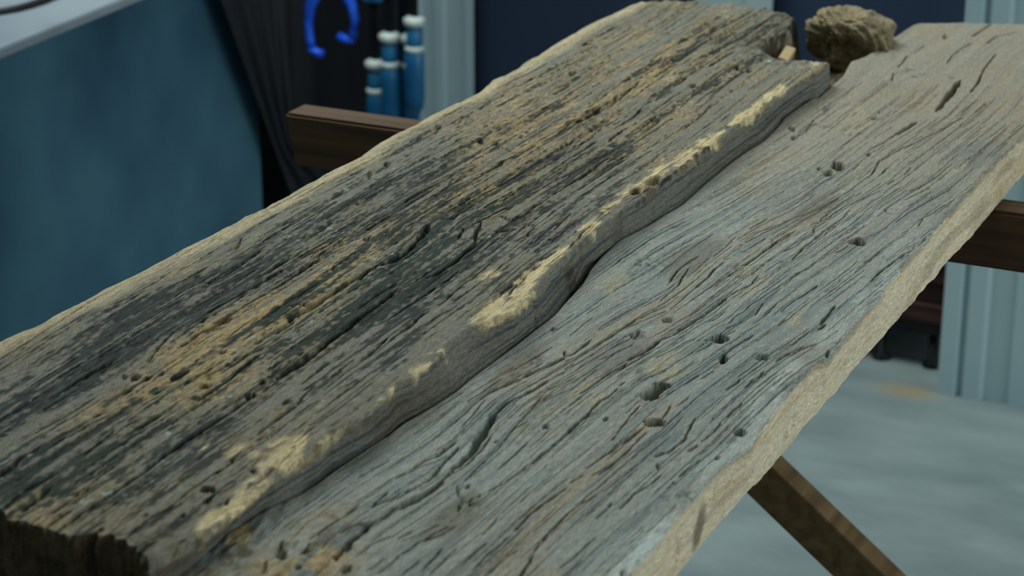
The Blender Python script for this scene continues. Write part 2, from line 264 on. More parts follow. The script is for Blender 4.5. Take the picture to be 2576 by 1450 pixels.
CRACKS_THIN = [(1.0,5.0,[(-6291,16716),(-6329,16466),(-6352,16229),(-6377,16022),(-6395,15742),(-6422,15490),(-6416,15414)]),(1.7,7.0,[(-5376,16977),(-5425,16754),(-5443,16577),(-5460,16375),(-5469,16155),(-5486,15961),(-5500,15810)]),(0.8,3.5,[(-5496,15773),(-5520,15608),(-5544,15444),(-5553,15290)]),(1.0,4.0,[(-5298,15764),(-5279,15545),(-5299,15461),(-5332,15322),(-5357,15163)]),(2.2,8.0,[(-5358,15211),(-5360,15017),(-5369,14800),(-5392,14627),(-5410,14504),(-5432,14313),(-5442,14197)]),(1.6,6.0,[(-5442,14197),(-5474,14116),(-5486,14067)]),(3.0,9.0,[(-5479,14070),(-5481,13918),(-5484,13789)]),(2.2,7.0,[(-5484,13789),(-5525,13642),(-5523,13581)]),(1.7,6.0,[(-5515,13523),(-5512,13462),(-5545,13284),(-5553,13140),(-5560,12980),(-5580,12835)]),(1.2,4.0,[(-5909,16026),(-5947,15874),(-5960,15683),(-5943,15509),(-5922,15391)]),(1.1,4.0,[(-5895,15740),(-5855,15525),(-5806,15270)]),(1.4,5.0,[(-5665,15955),(-5672,15742),(-5651,15571),(-5658,15390),(-5654,15267)]),(0.8,3.0,[(-5654,15267),(-5660,15044),(-5663,14778)]),(0.8,3.0,[(-5805,15245),(-5805,15072),(-5797,14906)]),(1.0,4.0,[(-5722,14821),(-5769,14610),(-5810,14428)]),(1.4,5.0,[(-5810,14428),(-5821,14218),(-5851,14003),(-5869,13691)]),(1.6,5.0,[(-5946,13848),(-5954,13629)]),(0.7,3.0,[(-5117,17216),(-5161,17022),(-5174,16845)]),(0.7,3.0,[(-5271,17143),(-5237,16957),(-5285,16652),(-5310,16365)]),(0.9,3.0,[(-5172,16733),(-5192,16530),(-5183,16399)]),(0.7,3.0,[(-4996,16299),(-4995,16141),(-5023,15895),(-5037,15761)]),(0.8,3.0,[(-5051,15729),(-5070,15495),(-5097,15311),(-5123,15106),(-5121,14965)]),(0.8,3.0,[(-5121,14942),(-5147,14813),(-5145,14653)]),(1.4,5.0,[(-4800,15748),(-4808,15546),(-4837,15362)]),(0.8,3.0,[(-4837,15362),(-4858,15184),(-4858,15043)]),(0.8,3.0,[(-5046,15166),(-5024,14964),(-5023,14895)]),(2.0,5.0,[(-4524,15343),(-4504,14980),(-4506,14888)]),(0.7,3.0,[(-4776,14896),(-4784,14733)]),(1.0,4.0,[(-4886,14484),(-4906,14364),(-4932,14222),(-4945,14066),(-4938,13984)]),(0.9,3.0,[(-5112,14223),(-5118,14133),(-5156,13987)]),(2.2,4.0,[(-4458,14911),(-4474,14791)]),(1.3,4.0,[(-4408,14514),(-4484,14306),(-4552,14147)]),(0.6,2.5,[(-5041,14521),(-5119,14263),(-5287,14205),(-5316,13996),(-5369,13738)]),(0.6,2.5,[(-5266,14896),(-5270,14708),(-5322,14591)]),(0.6,2.5,[(-5789,16581),(-5777,16307),(-5789,16056)]),(0.7,2.5,[(-5544,16641),(-5607,16224)]),(0.7,2.5,[(-5715,17078),(-5752,16827)]),(0.7,2.5,[(-5529,17166),(-5597,16843),(-5681,16381)]),(0.7,2.5,[(-5388,16828),(-5445,16356),(-5495,16009)]),(0.7,2.5,[(-5331,16301),(-5348,16079),(-5364,15784)]),(0.7,2.5,[(-5057,14786),(-5083,14637),(-5130,14547)]),(0.7,2.5,[(-4948,15165),(-4941,14980),(-4948,14884)]),(0.7,2.5,[(-4529,14698),(-4560,14442),(-4609,14289)]),(0.6,2.5,[(-5689,14213),(-5693,13990),(-5737,13753)]),(1.3,3.5,[(-5720,14132),(-5743,14032)]),(0.6,2.5,[(-5629,13912),(-5673,13677),(-5720,13529)]),(1.4,6.0,[(-5810,14428),(-5831,14281),(-5833,14056),(-5851,13872),(-5856,13697)]),(1.4,4.5,[(-5948,13891),(-5940,13743),(-5951,13588),(-5979,13490)]),(2.6,5.0,[(-5979,13490),(-5999,13376),(-6059,13162),(-6086,12967)]),(1.8,5.0,[(-6086,12967),(-6127,12808),(-6162,12655),(-6196,12504)]),(0.9,4.0,[(-5979,13490),(-6033,13591)]),(2.6,7.0,[(-5904,12994),(-5913,12812),(-5951,12697)]),(2.0,6.0,[(-5951,12697),(-5982,12568),(-5993,12448),(-5990,12301)]),(4.0,11.0,[(-5993,12337),(-5961,12132),(-5932,11966),(-5922,11886)]),(4.0,11.0,[(-5930,12053),(-5914,11901),(-5880,11743),(-5873,11626),(-5866,11511),(-5874,11441)]),(2.4,7.0,[(-5855,11433),(-5847,11289),(-5834,11166)]),(3.2,7.0,[(-5834,11166),(-5842,11019),(-5857,10886),(-5895,10745)]),(3.2,7.0,[(-5825,11219),(-5844,11050),(-5876,10909),(-5921,10794)]),(2.2,6.0,[(-5921,10794),(-5927,10624),(-5957,10475),(-5949,10288)]),(3.2,7.0,[(-5937,10440),(-5949,10288),(-5938,10136),(-5940,10008)]),(2.2,6.0,[(-6046,11838),(-6055,11711),(-6051,11559)]),(1.2,5.0,[(-6051,11559),(-6077,11428),(-6088,11240),(-6104,11135)]),(2.0,6.0,[(-5993,11793),(-5976,11628),(-5970,11530),(-5948,11389),(-5922,11254)]),(1.4,5.0,[(-5922,11254),(-5941,11099),(-5967,10881)]),(1.2,4.0,[(-5872,12027),(-5835,11816),(-5828,11682),(-5814,11553),(-5819,11418)]),(1.6,6.0,[(-5389,13042),(-5385,12889),(-5407,12765),(-5396,12602)]),(2.0,6.0,[(-5396,12602),(-5399,12490),(-5407,12359),(-5407,12163)]),(0.9,4.0,[(-5387,13180),(-5391,13099)]),(1.4,6.0,[(-5386,12311),(-5406,12160),(-5412,11982),(-5420,11858),(-5423,11756),(-5437,11632)]),(1.2,5.0,[(-5437,11632),(-5444,11497),(-5452,11380)]),(0.9,3.0,[(-5462,11343),(-5498,11230)]),(1.0,4.0,[(-5766,12131),(-5746,11980),(-5726,11816),(-5721,11597),(-5713,11435),(-5700,11294)]),(0.9,3.0,[(-5575,11957),(-5578,11749),(-5587,11528)]),(1.4,5.0,[(-5079,11493),(-5106,11369),(-5126,11218),(-5136,11091)]),(1.2,4.0,[(-5136,11091),(-5128,10929),(-5126,10825)]),(1.2,4.0,[(-5125,10738),(-5123,10623),(-5137,10460),(-5133,10267)]),(0.9,3.0,[(-4873,11511),(-4913,11366),(-4935,11217)]),(1.4,4.0,[(-4935,11217),(-4934,11020),(-4934,10902),(-4928,10744),(-4901,10629)]),(1.6,5.0,[(-4896,10589),(-4869,10448),(-4853,10304)]),(1.2,4.0,[(-4680,11651),(-4665,11516),(-4677,11401)]),(0.9,3.0,[(-5005,12474),(-5028,12269),(-5050,12069),(-5089,11831)]),(0.9,3.0,[(-5064,11727),(-5097,11581)]),(0.9,3.0,[(-4951,12518),(-4956,12303),(-4961,12026),(-5012,11751)]),(1.0,3.0,[(-5210,10596),(-5222,10419),(-5214,10270)]),(1.0,3.5,[(-5412,10400),(-5401,10236),(-5391,10103)]),(1.1,4.0,[(-5511,10672),(-5555,10533),(-5577,10407),(-5589,10302),(-5613,10220)]),(1.0,3.5,[(-4650,10963),(-4663,10827),(-4665,10684),(-4678,10525)]),(1.2,3.0,[(-5713,11208),(-5655,11108),(-5588,11015),(-5542,10883)]),(0.8,2.5,[(-5530,11151),(-5548,11018),(-5586,10984)]),(1.0,3.0,[(-5678,10534),(-5710,10402)]),(0.9,3.0,[(-5338,10115),(-5343,10292),(-5338,10464)]),(0.8,3.0,[(-5289,10912),(-5278,10694)]),(0.9,3.0,[(-5027,10235),(-5029,10441),(-5003,10594)]),(0.9,3.0,[(-5480,10034),(-5470,10203)]),(0.9,3.0,[(-5473,10705),(-5500,10545),(-5562,10443)]),(0.6,3.0,[(-6224,13043),(-6194,13283),(-6172,13440),(-6150,13621)]),(1.4,4.0,[(-5862,13194),(-5878,13126)]),(0.8,3.0,[(-5866,13377),(-5879,13247)]),(0.8,3.0,[(-5793,13390),(-5794,13267)]),(0.7,3.0,[(-5765,12081),(-5778,12328),(-5796,12561),(-5769,12783)]),(0.8,3.0,[(-5748,11983),(-5764,12171),(-5726,12280)]),(0.7,3.0,[(-5664,13309),(-5662,13109),(-5666,12910),(-5758,12674)]),(0.7,3.0,[(-5748,13147),(-5779,12974),(-5830,12832),(-5804,12576)]),(0.7,3.0,[(-5670,13764),(-5677,13466),(-5693,13214),(-5709,13007)]),(0.7,3.0,[(-5863,13975),(-5872,13625),(-5942,13424)]),(0.7,3.0,[(-6059,13162),(-6079,12970),(-6084,12848)]),(0.9,4.0,[(-4995,12627),(-5018,12418),(-5031,12310)]),(0.9,4.0,[(-5152,12886),(-5136,12615),(-5101,12290)]),(1.2,4.0,[(-4967,13012),(-4941,12799)]),(0.7,2.5,[(-5110,13819),(-5136,13539),(-5191,13293)]),(0.7,2.5,[(-5221,13560),(-5263,13398),(-5318,13233)]),(0.7,2.5,[(-4991,13507),(-5025,13332),(-5062,13158)]),(0.7,2.5,[(-5674,14702),(-5741,14461),(-5789,14279)]),(0.6,2.5,[(-6121,13897),(-6120,14099),(-6111,14285)]),(0.6,2.5,[(-5970,14283),(-5935,14531),(-5886,14815)]),(0.8,3.0,[(-6263,12453),(-6233,12641),(-6212,12887)]),(0.8,3.0,[(-6411,12288),(-6385,12433),(-6366,12597)]),(0.8,3.0,[(-6106,12063),(-6130,12308),(-6144,12491)]),(1.2,4.0,[(-5971,11021),(-6004,10817),(-6062,10666)]),(1.0,4.0,[(-6058,10917),(-6053,10701)]),(1.4,4.0,[(-6125,10652),(-6131,10512),(-6163,10347),(-6186,10147)]),(1.4,4.0,[(-5957,10475),(-6033,10439),(-6062,10293)]),(0.9,3.0,[(-5406,10388),(-5402,10264),(-5397,10128)]),(0.9,3.0,[(-5608,10236),(-5596,10102),(-5611,9971)]),(1.4,4.0,[(-6314,10071),(-6301,9992),(-6249,9917)]),(1.2,4.0,[(-6284,9816),(-6205,9676)]),(1.0,3.5,[(-5669,10137),(-5682,9979)]),(0.9,3.0,[(-6153,10091),(-6135,10014)]),(0.9,3.0,[(-5751,10426),(-5822,10305),(-5833,10129)]),(0.9,3.0,[(-5511,10672),(-5550,10536),(-5592,10371)]),(0.8,2.5,[(-5572,10658),(-5626,10500),(-5676,10389)]),(0.6,2.0,[(-6282,11330),(-6310,11167),(-6326,11013)]),(0.6,2.0,[(-6426,10741),(-6439,10517),(-6460,10325)]),(0.6,2.0,[(-5970,11683),(-6041,11428),(-6081,11227)]),(5.0,14.0,[(-5341,22276),(-5305,21773),(-5279,21325),(-5256,21010)]),(3.4,7.0,[(-5330,20541),(-5352,20262),(-5391,19981)]),(1.2,4.0,[(-5391,19981),(-5419,19673),(-5473,19396)]),(1.3,5.0,[(-4949,20918),(-5010,20616),(-5035,20337),(-5094,20048)]),(0.8,4.0,[(-5094,20048),(-5185,19604)]),(1.7,6.0,[(-5273,23558),(-5246,23048),(-5213,22696)]),(2.0,7.0,[(-5213,22696),(-5151,22278),(-5128,21857)]),(2.4,7.0,[(-5649,24908),(-5690,24465),(-5703,24200)]),(1.5,5.0,[(-5634,23928),(-5675,23561),(-5686,23217),(-5647,22904)]),(1.8,7.0,[(-5288,24656),(-5378,24457),(-5458,24317),(-5482,23951)]),(1.2,4.0,[(-6132,23053),(-6078,22513)]),(1.0,3.0,[(-6083,23565),(-6087,23171)]),(1.2,3.0,[(-6069,22289),(-5985,21926)]),(1.0,4.0,[(-4996,21625),(-5012,21086)]),(0.9,3.0,[(-4877,21516),(-4904,21138)]),(1.8,5.0,[(-6434,19901),(-6319,19727)]),(0.9,3.0,[(-6279,20208),(-6240,19840),(-6250,19535)]),(0.9,4.0,[(-5136,19844),(-5211,19628),(-5258,19322),(-5288,19099),(-5248,18711)]),(1.2,4.0,[(-5169,18984),(-5166,18783)]),(1.2,4.0,[(-5017,18655),(-5032,18517)]),(0.8,3.0,[(-5256,18641),(-5282,18269),(-5325,17932),(-5382,17596),(-5510,17324),(-5587,17021),(-5672,16750)]),(0.8,3.0,[(-5039,18288),(-5125,17964),(-5201,17712),(-5228,17398),(-5310,17153)]),(0.7,3.0,[(-5254,17092),(-5213,16911),(-5242,16785),(-5260,16526),(-5310,16392)]),(0.8,3.0,[(-5121,17659),(-5118,17362),(-5154,17054),(-5166,16849),(-5179,16674)]),(1.1,4.0,[(-5179,16674),(-5184,16452),(-5173,16242)]),(0.7,3.0,[(-4980,17636),(-5001,17300),(-5045,16934)]),(0.7,3.0,[(-4659,18565),(-4717,18378),(-4774,18162)]),(0.7,3.0,[(-4474,18589),(-4585,18128),(-4643,17826),(-4669,17546)]),(0.7,3.0,[(-4411,18180),(-4455,17915),(-4496,17776),(-4477,17549)]),(1.2,4.0,[(-4863,16769),(-4871,16656),(-4908,16556)]),(2.0,7.0,[(-4339,17298),(-4344,17071),(-4370,16921),(-4399,16637)]),(1.8,7.0,[(-4399,16637),(-4425,16439),(-4443,16274),(-4448,16015)]),(0.8,3.0,[(-4587,16790),(-4613,16508)]),(0.7,3.0,[(-4974,16283),(-4981,16096),(-5031,15968),(-5051,15780)]),(1.1,4.0,[(-4862,17843),(-4792,17725),(-4753,17744)]),(0.7,2.5,[(-5437,18959),(-5433,18757)]),(0.7,2.5,[(-5298,19163),(-5241,18781),(-5239,18616)]),(0.7,2.5,[(-5527,18512),(-5563,18330),(-5635,18263)]),(0.6,2.5,[(-4977,19075),(-4968,18844)]),(0.6,2.5,[(-4652,19332),(-4681,18815),(-4789,18407)]),(0.6,2.5,[(-5710,17169),(-5741,16948)]),(0.6,2.5,[(-4886,17326),(-4916,17024),(-4954,16865)]),(0.7,2.5,[(-5215,18110),(-5257,17716),(-5276,17435),(-5272,17201)]),(0.7,2.5,[(-4368,18355),(-4429,18079)]),(1.2,4.0,[(-4470,14418),(-4526,14259),(-4564,14055)]),(1.1,4.0,[(-4983,13601),(-5005,13431)]),(1.6,4.0,[(-4584,13845),(-4598,13695),(-4606,13533)]),(0.9,3.0,[(-4688,13652),(-4713,13430)]),(1.2,5.0,[(-4539,13273),(-4552,13133),(-4555,12999)]),(1.4,5.0,[(-4557,12901),(-4549,12744),(-4568,12593)]),(1.0,4.0,[(-4740,12879),(-4690,12550),(-4703,12297)]),(1.2,4.0,[(-4569,12499),(-4592,12395)]),(0.9,3.0,[(-4915,13724),(-4949,13529)]),(0.9,3.0,[(-4908,13199),(-4925,13022)]),(1.2,4.0,[(-4677,12585),(-4700,12387),(-4717,12272)]),(1.1,4.0,[(-5018,12486),(-5048,12253),(-5066,12000)]),(1.1,4.0,[(-4942,12242),(-4962,11931),(-4982,11774)]),(1.2,4.0,[(-4484,12277),(-4498,12092),(-4506,11986)]),(1.8,5.0,[(-4738,12278),(-4764,12204)]),(1.6,4.0,[(-4708,12111),(-4658,12031)]),(1.0,3.0,[(-4618,11962),(-4636,11795),(-4678,11604),(-4681,11409)]),(1.6,5.0,[(-4573,12494),(-4590,12393)]),(0.9,3.0,[(-4559,12673),(-4566,12559)]),(1.0,3.0,[(-4512,11911),(-4515,11795)]),(1.0,3.0,[(-4750,11432),(-4752,11213)])]
HOLES_THICK = [[-6802,10018,38,18,19,-30,9.0],[-6713,9925,10,5,10,-16,6.0],[-6711,9866,18,9,15,-23,6.0],[-6612,9920,13,6,12,-18,6.0],[-6683,10338,14,7,11,-17,6.0],[-6744,9660,13,6,12,-18,5.0],[-6960,9586,12,6,12,-18,5.0],[-7096,9328,13,6,11,-15,5.0],[-8053,10640,21,10,17,-24,7.0],[-8203,11298,28,13,26,-38,5.0],[-7682,11345,30,14,22,-34,6.0],[-7620,11152,31,15,15,-22,5.0],[-7882,11894,18,8,14,-22,4.0],[-8115,11311,24,12,18,-26,4.0],[-8291,11284,13,6,16,-23,4.0],[-8120,11062,26,13,25,-36,4.0],[-8388,17307,25,12,25,-51,7.0],[-8540,17305,21,10,28,-57,5.0],[-9109,17554,22,10,27,-53,6.0],[-8973,16286,21,10,31,-57,5.0],[-8965,15952,13,6,42,-75,5.0],[-7954,18646,34,16,33,-76,5.0],[-8736,19819,37,17,35,-78,6.0],[-9118,21047,39,18,28,-63,5.0],[-8115,22287,46,22,35,-94,5.0],[-7486,19947,31,15,22,-56,6.0],[-8198,20648,21,10,24,-60,4.0],[-8026,20551,22,11,18,-45,3.0],[-7969,19146,26,13,31,-73,5.0],[-7954,18646,31,15,33,-76,5.0],[-8057,18220,34,16,27,-61,4.0],[-6685,16925,59,28,47,-115,7.0],[-6701,16577,46,22,31,-76,6.0],[-7371,11588,16,8,16,-26,5.0],[-7333,11362,30,14,19,-31,6.0],[-7080,11390,15,7,14,-23,4.0],[-6650,10765,10,5,11,-18,4.0],[-7199,20855,24,11,19,-53,4.0],[-7338,20878,24,11,19,-53,4.0],[-7865,14922,19,9,28,-53,4.0],[-8137,14414,29,14,28,-50,4.0]]
HOLES_THIN = [[-5149,13283,53,25,22,-56,16.0],[-5162,13072,50,24,24,-58,8.0],[-5154,13173,44,21,26,-65,10.0],[-4953,12702,61,29,21,-52,16.0],[-5093,14319,56,27,28,-74,15.0],[-4925,13949,26,12,22,-60,14.0],[-4683,14106,46,22,16,-47,4.0],[-5594,18816,50,24,37,-118,9.0],[-5612,18571,41,20,22,-69,5.0],[-5724,18652,17,8,11,-35,3.0],[-5436,19272,19,9,13,-43,4.0],[-4818,16902,57,27,24,-78,13.0],[-4383,12807,36,17,19,-54,12.0],[-5724,20432,30,14,18,-61,5.0],[-6263,19529,21,10,19,-57,5.0],[-5973,24046,25,12,24,-91,4.0],[-6374,19815,30,14,15,-46,6.0],[-5746,20678,13,6,10,-35,4.0],[-5649,11222,15,7,12,-23,4.0],[-5516,11010,13,6,10,-20,3.0],[-5527,11145,9,4,8,-15,4.0],[-4750,11428,10,5,8,-18,4.0],[-5800,11946,13,6,8,-17,4.0],[-6245,9933,32,15,26,-44,6.0],[-6111,9997,14,7,13,-22,4.0],[-6055,9808,19,9,16,-28,5.0],[-5924,10171,22,10,15,-27,6.0],[-5799,9937,23,11,13,-24,5.0],[-5936,10024,21,10,13,-22,5.0],[-4386,12369,13,6,8,-21,5.0],[-5591,14532,34,16,20,-50,3.0],[-5664,14114,40,19,30,-74,3.0],[-6291,13950,18,8,12,-26,4.0],[-5569,12246,18,9,12,-27,5.0],[-5264,12554,16,8,12,-27,4.0],[-4320,10604,15,7,17,-40,4.0],[-4256,13929,11,5,18,-56,5.0],[-4256,14635,28,13,19,-60,5.0],[-4265,14345,16,8,21,-65,4.0]]
CREST = [(-6618,9124),(-6579,9207),(-6542,9416),(-6516,9585),(-6535,9788),(-6544,9978),(-6575,10255),(-6572,10637),(-6534,10918),(-6560,11089),(-6483,11440),(-6500,11743),(-6552,11981),(-6509,12170),(-6509,12437),(-6571,12758),(-6578,13068),(-6489,13363),(-6433,13585),(-6469,14010),(-6523,14272),(-6554,14523),(-6568,14820),(-6610,15306),(-6622,15741),(-6613,16147),(-6582,16422),(-6615,16958),(-6597,17389),(-6604,17852),(-6598,18298),(-6591,18762),(-6598,19452),(-6568,20135),(-6536,20908),(-6531,21531)]
SEAM = [(-6650,9491),(-6649,9646),(-6681,9926),(-6674,10164),(-6661,10351),(-6621,10449),(-6600,10558),(-6568,10674),(-6559,10934),(-6565,11082),(-6532,11381),(-6506,11743),(-6518,11976),(-6473,12258),(-6434,12600),(-6438,12803),(-6428,13302),(-6423,13914),(-6407,14204),(-6436,14530),(-6484,14947),(-6567,15295),(-6607,15593),(-6615,15992),(-6556,16509),(-6552,16865),(-6520,17184),(-6537,17551),(-6534,18100),(-6541,18544),(-6531,18900),(-6495,19308),(-6519,19670),(-6590,20178),(-6564,20921),(-6497,21003),(-6512,21422),(-6534,21977),(-6622,22544),(-6545,22809),(-6510,23775),(-6488,24520)]
EDGE_TOP = [(-4306,10567),(-4305,11266),(-4333,11941),(-4311,12335),(-4247,12634),(-4263,12752),(-4314,13483),(-4307,14126),(-4233,14345),(-4263,14789),(-4276,15144),(-4309,16183),(-4315,16491),(-4350,16849),(-4318,17286),(-4340,17880),(-4335,18063),(-4304,18702),(-4320,19125),(-4268,20047)]
EDGE_BOTTOM = [(-4311,11522),(-4314,11995),(-4311,12449),(-4290,13243),(-4298,13929),(-4293,14609),(-4301,15167),(-4293,15896),(-4291,16447),(-4279,17383),(-4283,17879),(-4267,18406),(-4269,19135),(-4273,20224)]
OUTER = [(-9501,11481),(-9484,11665),(-9453,11928),(-9449,12212),(-9446,13973),(-9448,14166),(-9438,14390),(-9454,14630),(-9404,14883),(-9412,15233),(-9412,15353),(-9381,16487),(-9448,16794),(-9453,17240),(-9442,17680),(-9447,17977),(-9456,18373),(-9387,18453),(-9377,18873),(-9474,19407),(-9446,19677),(-9498,21111),(-9513,21955),(-9488,22636),(-9480,23030),(-9449,23467)]
NEAR_END = [(-7767,9276),(-7671,9190),(-7581,9204),(-7491,9218),(-7386,9183),(-7342,9190),(-7243,9209),(-7158,9256),(-7134,9331),(-7073,9275),(-7023,9313),(-6960,9273),(-6886,9266),(-6820,9201),(-6782,9206),(-6716,9169),(-6623,9132),(-6572,9117)]
SWELLS = [(-0.6178,1.4993,4.5,0.016,0.07),(-0.5943,1.5509,-4.5,0.014,0.05),(-0.5909,1.7901,4.5,0.014,0.07),(-0.558,1.7532,-3.5,0.014,0.05),(-0.6139,1.2608,3,0.02,0.05),(-0.5907,1.1768,-3,0.02,0.05),(-0.6222,1.0826,2,0.02,0.08),(-0.5744,2.0501,2,0.03,0.1),(-0.5487,1.2917,2,0.03,0.07),(-0.457,1.6008,-2,0.03,0.06),(-0.633,1.6128,2.5,0.014,0.06)]
TINTS = [(-0.6204,1.3134,0.012,0.06,(110,96,72),0.6),(-0.4286,1.0853,0.016,0.09,(190,200,196),0.8),(-0.4547,1.973,0.03,0.05,(110,118,118),0.45),(-0.553,1.0846,0.014,0.04,(104,100,84),0.6),(-0.5645,1.3648,0.02,0.05,(98,102,98),0.5),(-0.5923,1.5993,0.02,0.06,(106,100,90),0.5),(-0.5422,1.7607,0.018,0.06,(112,104,92),0.5)]
SIDE_HOLES = [(1.6498,0.7654,0.0022,0.006,0.006),(1.3557,0.7386,0.004,0.003,0.005),(1.373,0.7411,0.003,0.003,0.004),(1.4893,0.7446,0.003,0.002,0.004),(1.4701,0.7408,0.002,0.002,0.004),(1.0682,0.7721,0.0025,0.005,0.006),(1.2156,0.756,0.0015,0.005,0.004),(1.2356,0.7504,0.0015,0.003,0.003),(1.2827,0.7408,0.0015,0.004,0.004),(1.3557,0.7389,0.002,0.003,0.004),(1.2324,0.737,0.002,0.002,0.003),(1.1511,0.7439,0.003,0.006,0.003),(1.4005,0.7736,0.003,0.006,0.004)]
STRAWS = [(((-0.5482, 1.5704, 0.7758), (-0.5413, 1.5753, 0.7768), (-0.5364, 1.5802, 0.7758)), 'thin pale straw bit lying beside the long crack of the pale plank'), (((-0.5463, 1.5682, 0.7758), (-0.5396500000000001, 1.56935, 0.7768), (-0.535, 1.5705, 0.7758)), 'thin pale straw bit crossing another straw by the long crack'), (((-0.5642, 1.5889, 0.7758), (-0.55825, 1.5918, 0.7768), (-0.5543, 1.5947, 0.7758)), 'pale straw bit lying above the two crossed straws'), (((-0.5647, 1.6264, 0.7758), (-0.56075, 1.62885, 0.7768), (-0.5588, 1.6313, 0.7758)), 'short pale straw bit at the tip of the long crack'), (((-0.5636, 1.412, 0.7758), (-0.56075, 1.4110999999999998, 0.7768), (-0.5599, 1.4102, 0.7758)), 'tiny straw bit beside the dark mould spot of the pale plank')]
ZONES = [(-0.8876,1.1123,0.35,0.3),(-0.8678,1.0686,0.85,0.1),(-0.8763,1.1659,0.8,0.1),(-0.8626,1.101,0.85,0.1),(-0.8596,1.1905,0.8,0.15),(-0.8692,1.2557,0.75,0.2),(-0.8261,1.1184,0.75,0.3),(-0.8383,1.0466,0.7,0.3),(-0.8177,1.1534,0.4,0.8),(-0.8108,1.0739,0.35,0.85),(-0.8179,1.1299,0.35,0.8),(-0.8008,1.1773,0.3,0.9),(-0.8039,1.2339,0.3,0.9),(-0.8071,1.2943,0.35,0.85),(-0.7746,1.1129,0.35,0.8),(-0.7805,1.0532,0.5,0.6),(-0.7968,1.0117,0.7,0.4),(-0.7921,0.969,0.8,0.2),(-0.7681,0.993,0.75,0.2),(-0.7515,1.0332,0.65,0.4),(-0.7459,1.0696,0.5,0.6),(-0.7579,1.1357,0.4,0.8),(-0.752,1.1767,0.4,0.7),(-0.7586,1.2301,0.75,0.3),(-0.7642,1.2788,0.55,0.5),(-0.7275,1.0647,0.75,0.1),(-0.7213,1.1022,0.6,0.2),(-0.7288,1.1646,0.45,0.4),(-0.7192,1.0162,0.65,0.25),(-0.7232,0.9711,0.6,0.3),(-0.7427,0.9382,0.4,0.6),(-0.7651,0.9334,0.35,0.7),(-0.7122,0.9354,0.35,0.6),(-0.7016,0.9814,0.35,0.4),(-0.697,1.0268,0.3,0.3),(-0.6981,1.0653,0.25,0.35),(-0.6979,1.1133,0.25,0.3),(-0.6976,1.1643,0.3,0.2),(-0.7009,1.2248,0.35,0.15),(-0.7259,1.2129,0.45,0.2),(-0.7265,1.2707,0.5,0.2),(-0.9041,1.3645,0.3,0.4),(-0.8994,1.398,0.45,0.3),(-0.902,1.4512,0.5,0.25),(-0.865,1.3428,0.7,0.2),(-0.8621,1.4158,0.65,0.25),(-0.8578,1.4722,0.6,0.3),(-0.8428,1.3533,0.65,0.3),(-0.8335,1.398,0.55,0.5),(-0.8193,1.4048,0.4,0.7),(-0.7943,1.3188,0.3,0.8),(-0.7962,1.3954,0.4,0.65),(-0.7903,1.4499,0.5,0.6),(-0.7706,1.3681,0.65,0.4),(-0.7597,1.3928,0.7,0.3),(-0.753,1.4466,0.6,0.4),(-0.7217,1.3533,0.65,0.2),(-0.7311,1.3396,0.75,0.15),(-0.7182,1.4125,0.55,0.15),(-0.733,1.4771,0.6,0.3),(-0.7444,1.5373,0.45,0.5),(-0.7841,1.5072,0.55,0.4),(-0.7002,1.4822,0.45,0.2),(-0.7191,1.5607,0.5,0.4),(-0.8688,1.5602,0.5,0.3),(-0.8699,1.6352,0.5,0.3),(-0.8074,1.5894,0.5,0.4),(-0.7962,1.6445,0.4,0.5),(-0.8601,1.7346,0.35,0.55),(-0.8162,1.7276,0.35,0.7),(-0.8045,1.7896,0.4,0.6),(-0.7538,1.6774,0.5,0.4),(-0.7222,1.6924,0.45,0.3),(-0.8727,1.8471,0.3,0.55),(-0.8803,1.9573,0.3,0.5),(-0.8754,2.0474,0.3,0.5),(-0.8088,1.8931,0.35,0.65),(-0.8076,1.9918,0.3,0.65),(-0.8769,2.1602,0.3,0.5),(-0.8646,2.2471,0.35,0.45),(-0.7815,2.092,0.35,0.5),(-0.7441,1.9397,0.45,0.35),(-0.744,2.1099,0.4,0.4),(-0.7277,1.7976,0.4,0.35),(-0.6997,1.6405,0.4,0.15),(-0.6859,1.4889,0.35,0.15),(-0.6813,1.3725,0.35,0.15),(-0.6807,1.2755,0.35,0.2),(-0.7778,2.2677,0.45,0.5),(-0.6989,1.9297,0.3,0.3),(-0.6971,1.7705,0.3,0.3),(-0.6773,2.1057,0.3,0.4)]
FRESH = [(-0.6522,1.236,0.01,0.022,1),(-0.6534,1.2595,0.008,0.02,0.8),(-0.657,1.3565,0.018,0.04,0.9),(-0.6535,1.3904,0.012,0.03,1),(-0.6618,1.4295,0.008,0.03,1),(-0.6648,1.4731,0.007,0.03,1),(-0.6674,1.5493,0.008,0.03,0.9),(-0.6727,1.6116,0.008,0.03,0.9),(-0.6732,1.6654,0.01,0.03,0.9),(-0.6737,1.7219,0.008,0.03,0.9),(-0.6699,1.7699,0.008,0.04,1),(-0.667,1.8335,0.008,0.04,1),(-0.6652,1.915,0.009,0.05,0.9),(-0.6657,2.0093,0.009,0.05,0.8),(-0.6689,2.1456,0.012,0.05,0.8),(-0.6488,1.0954,0.012,0.03,0.8),(-0.6646,1.0679,0.016,0.03,0.9),(-0.6592,1.0259,0.01,0.03,0.9),(-0.6584,1.0019,0.008,0.03,0.9),(-0.6561,0.9678,0.01,0.03,0.8),(-0.6547,0.932,0.016,0.03,0.7),(-0.6526,1.182,0.006,0.02,0.7),(-0.6921,1.4151,0.01,0.02,0.5),(-0.6479,1.13,0.008,0.04,0.4),(-0.7072,1.0609,0.02,0.02,0.4)]

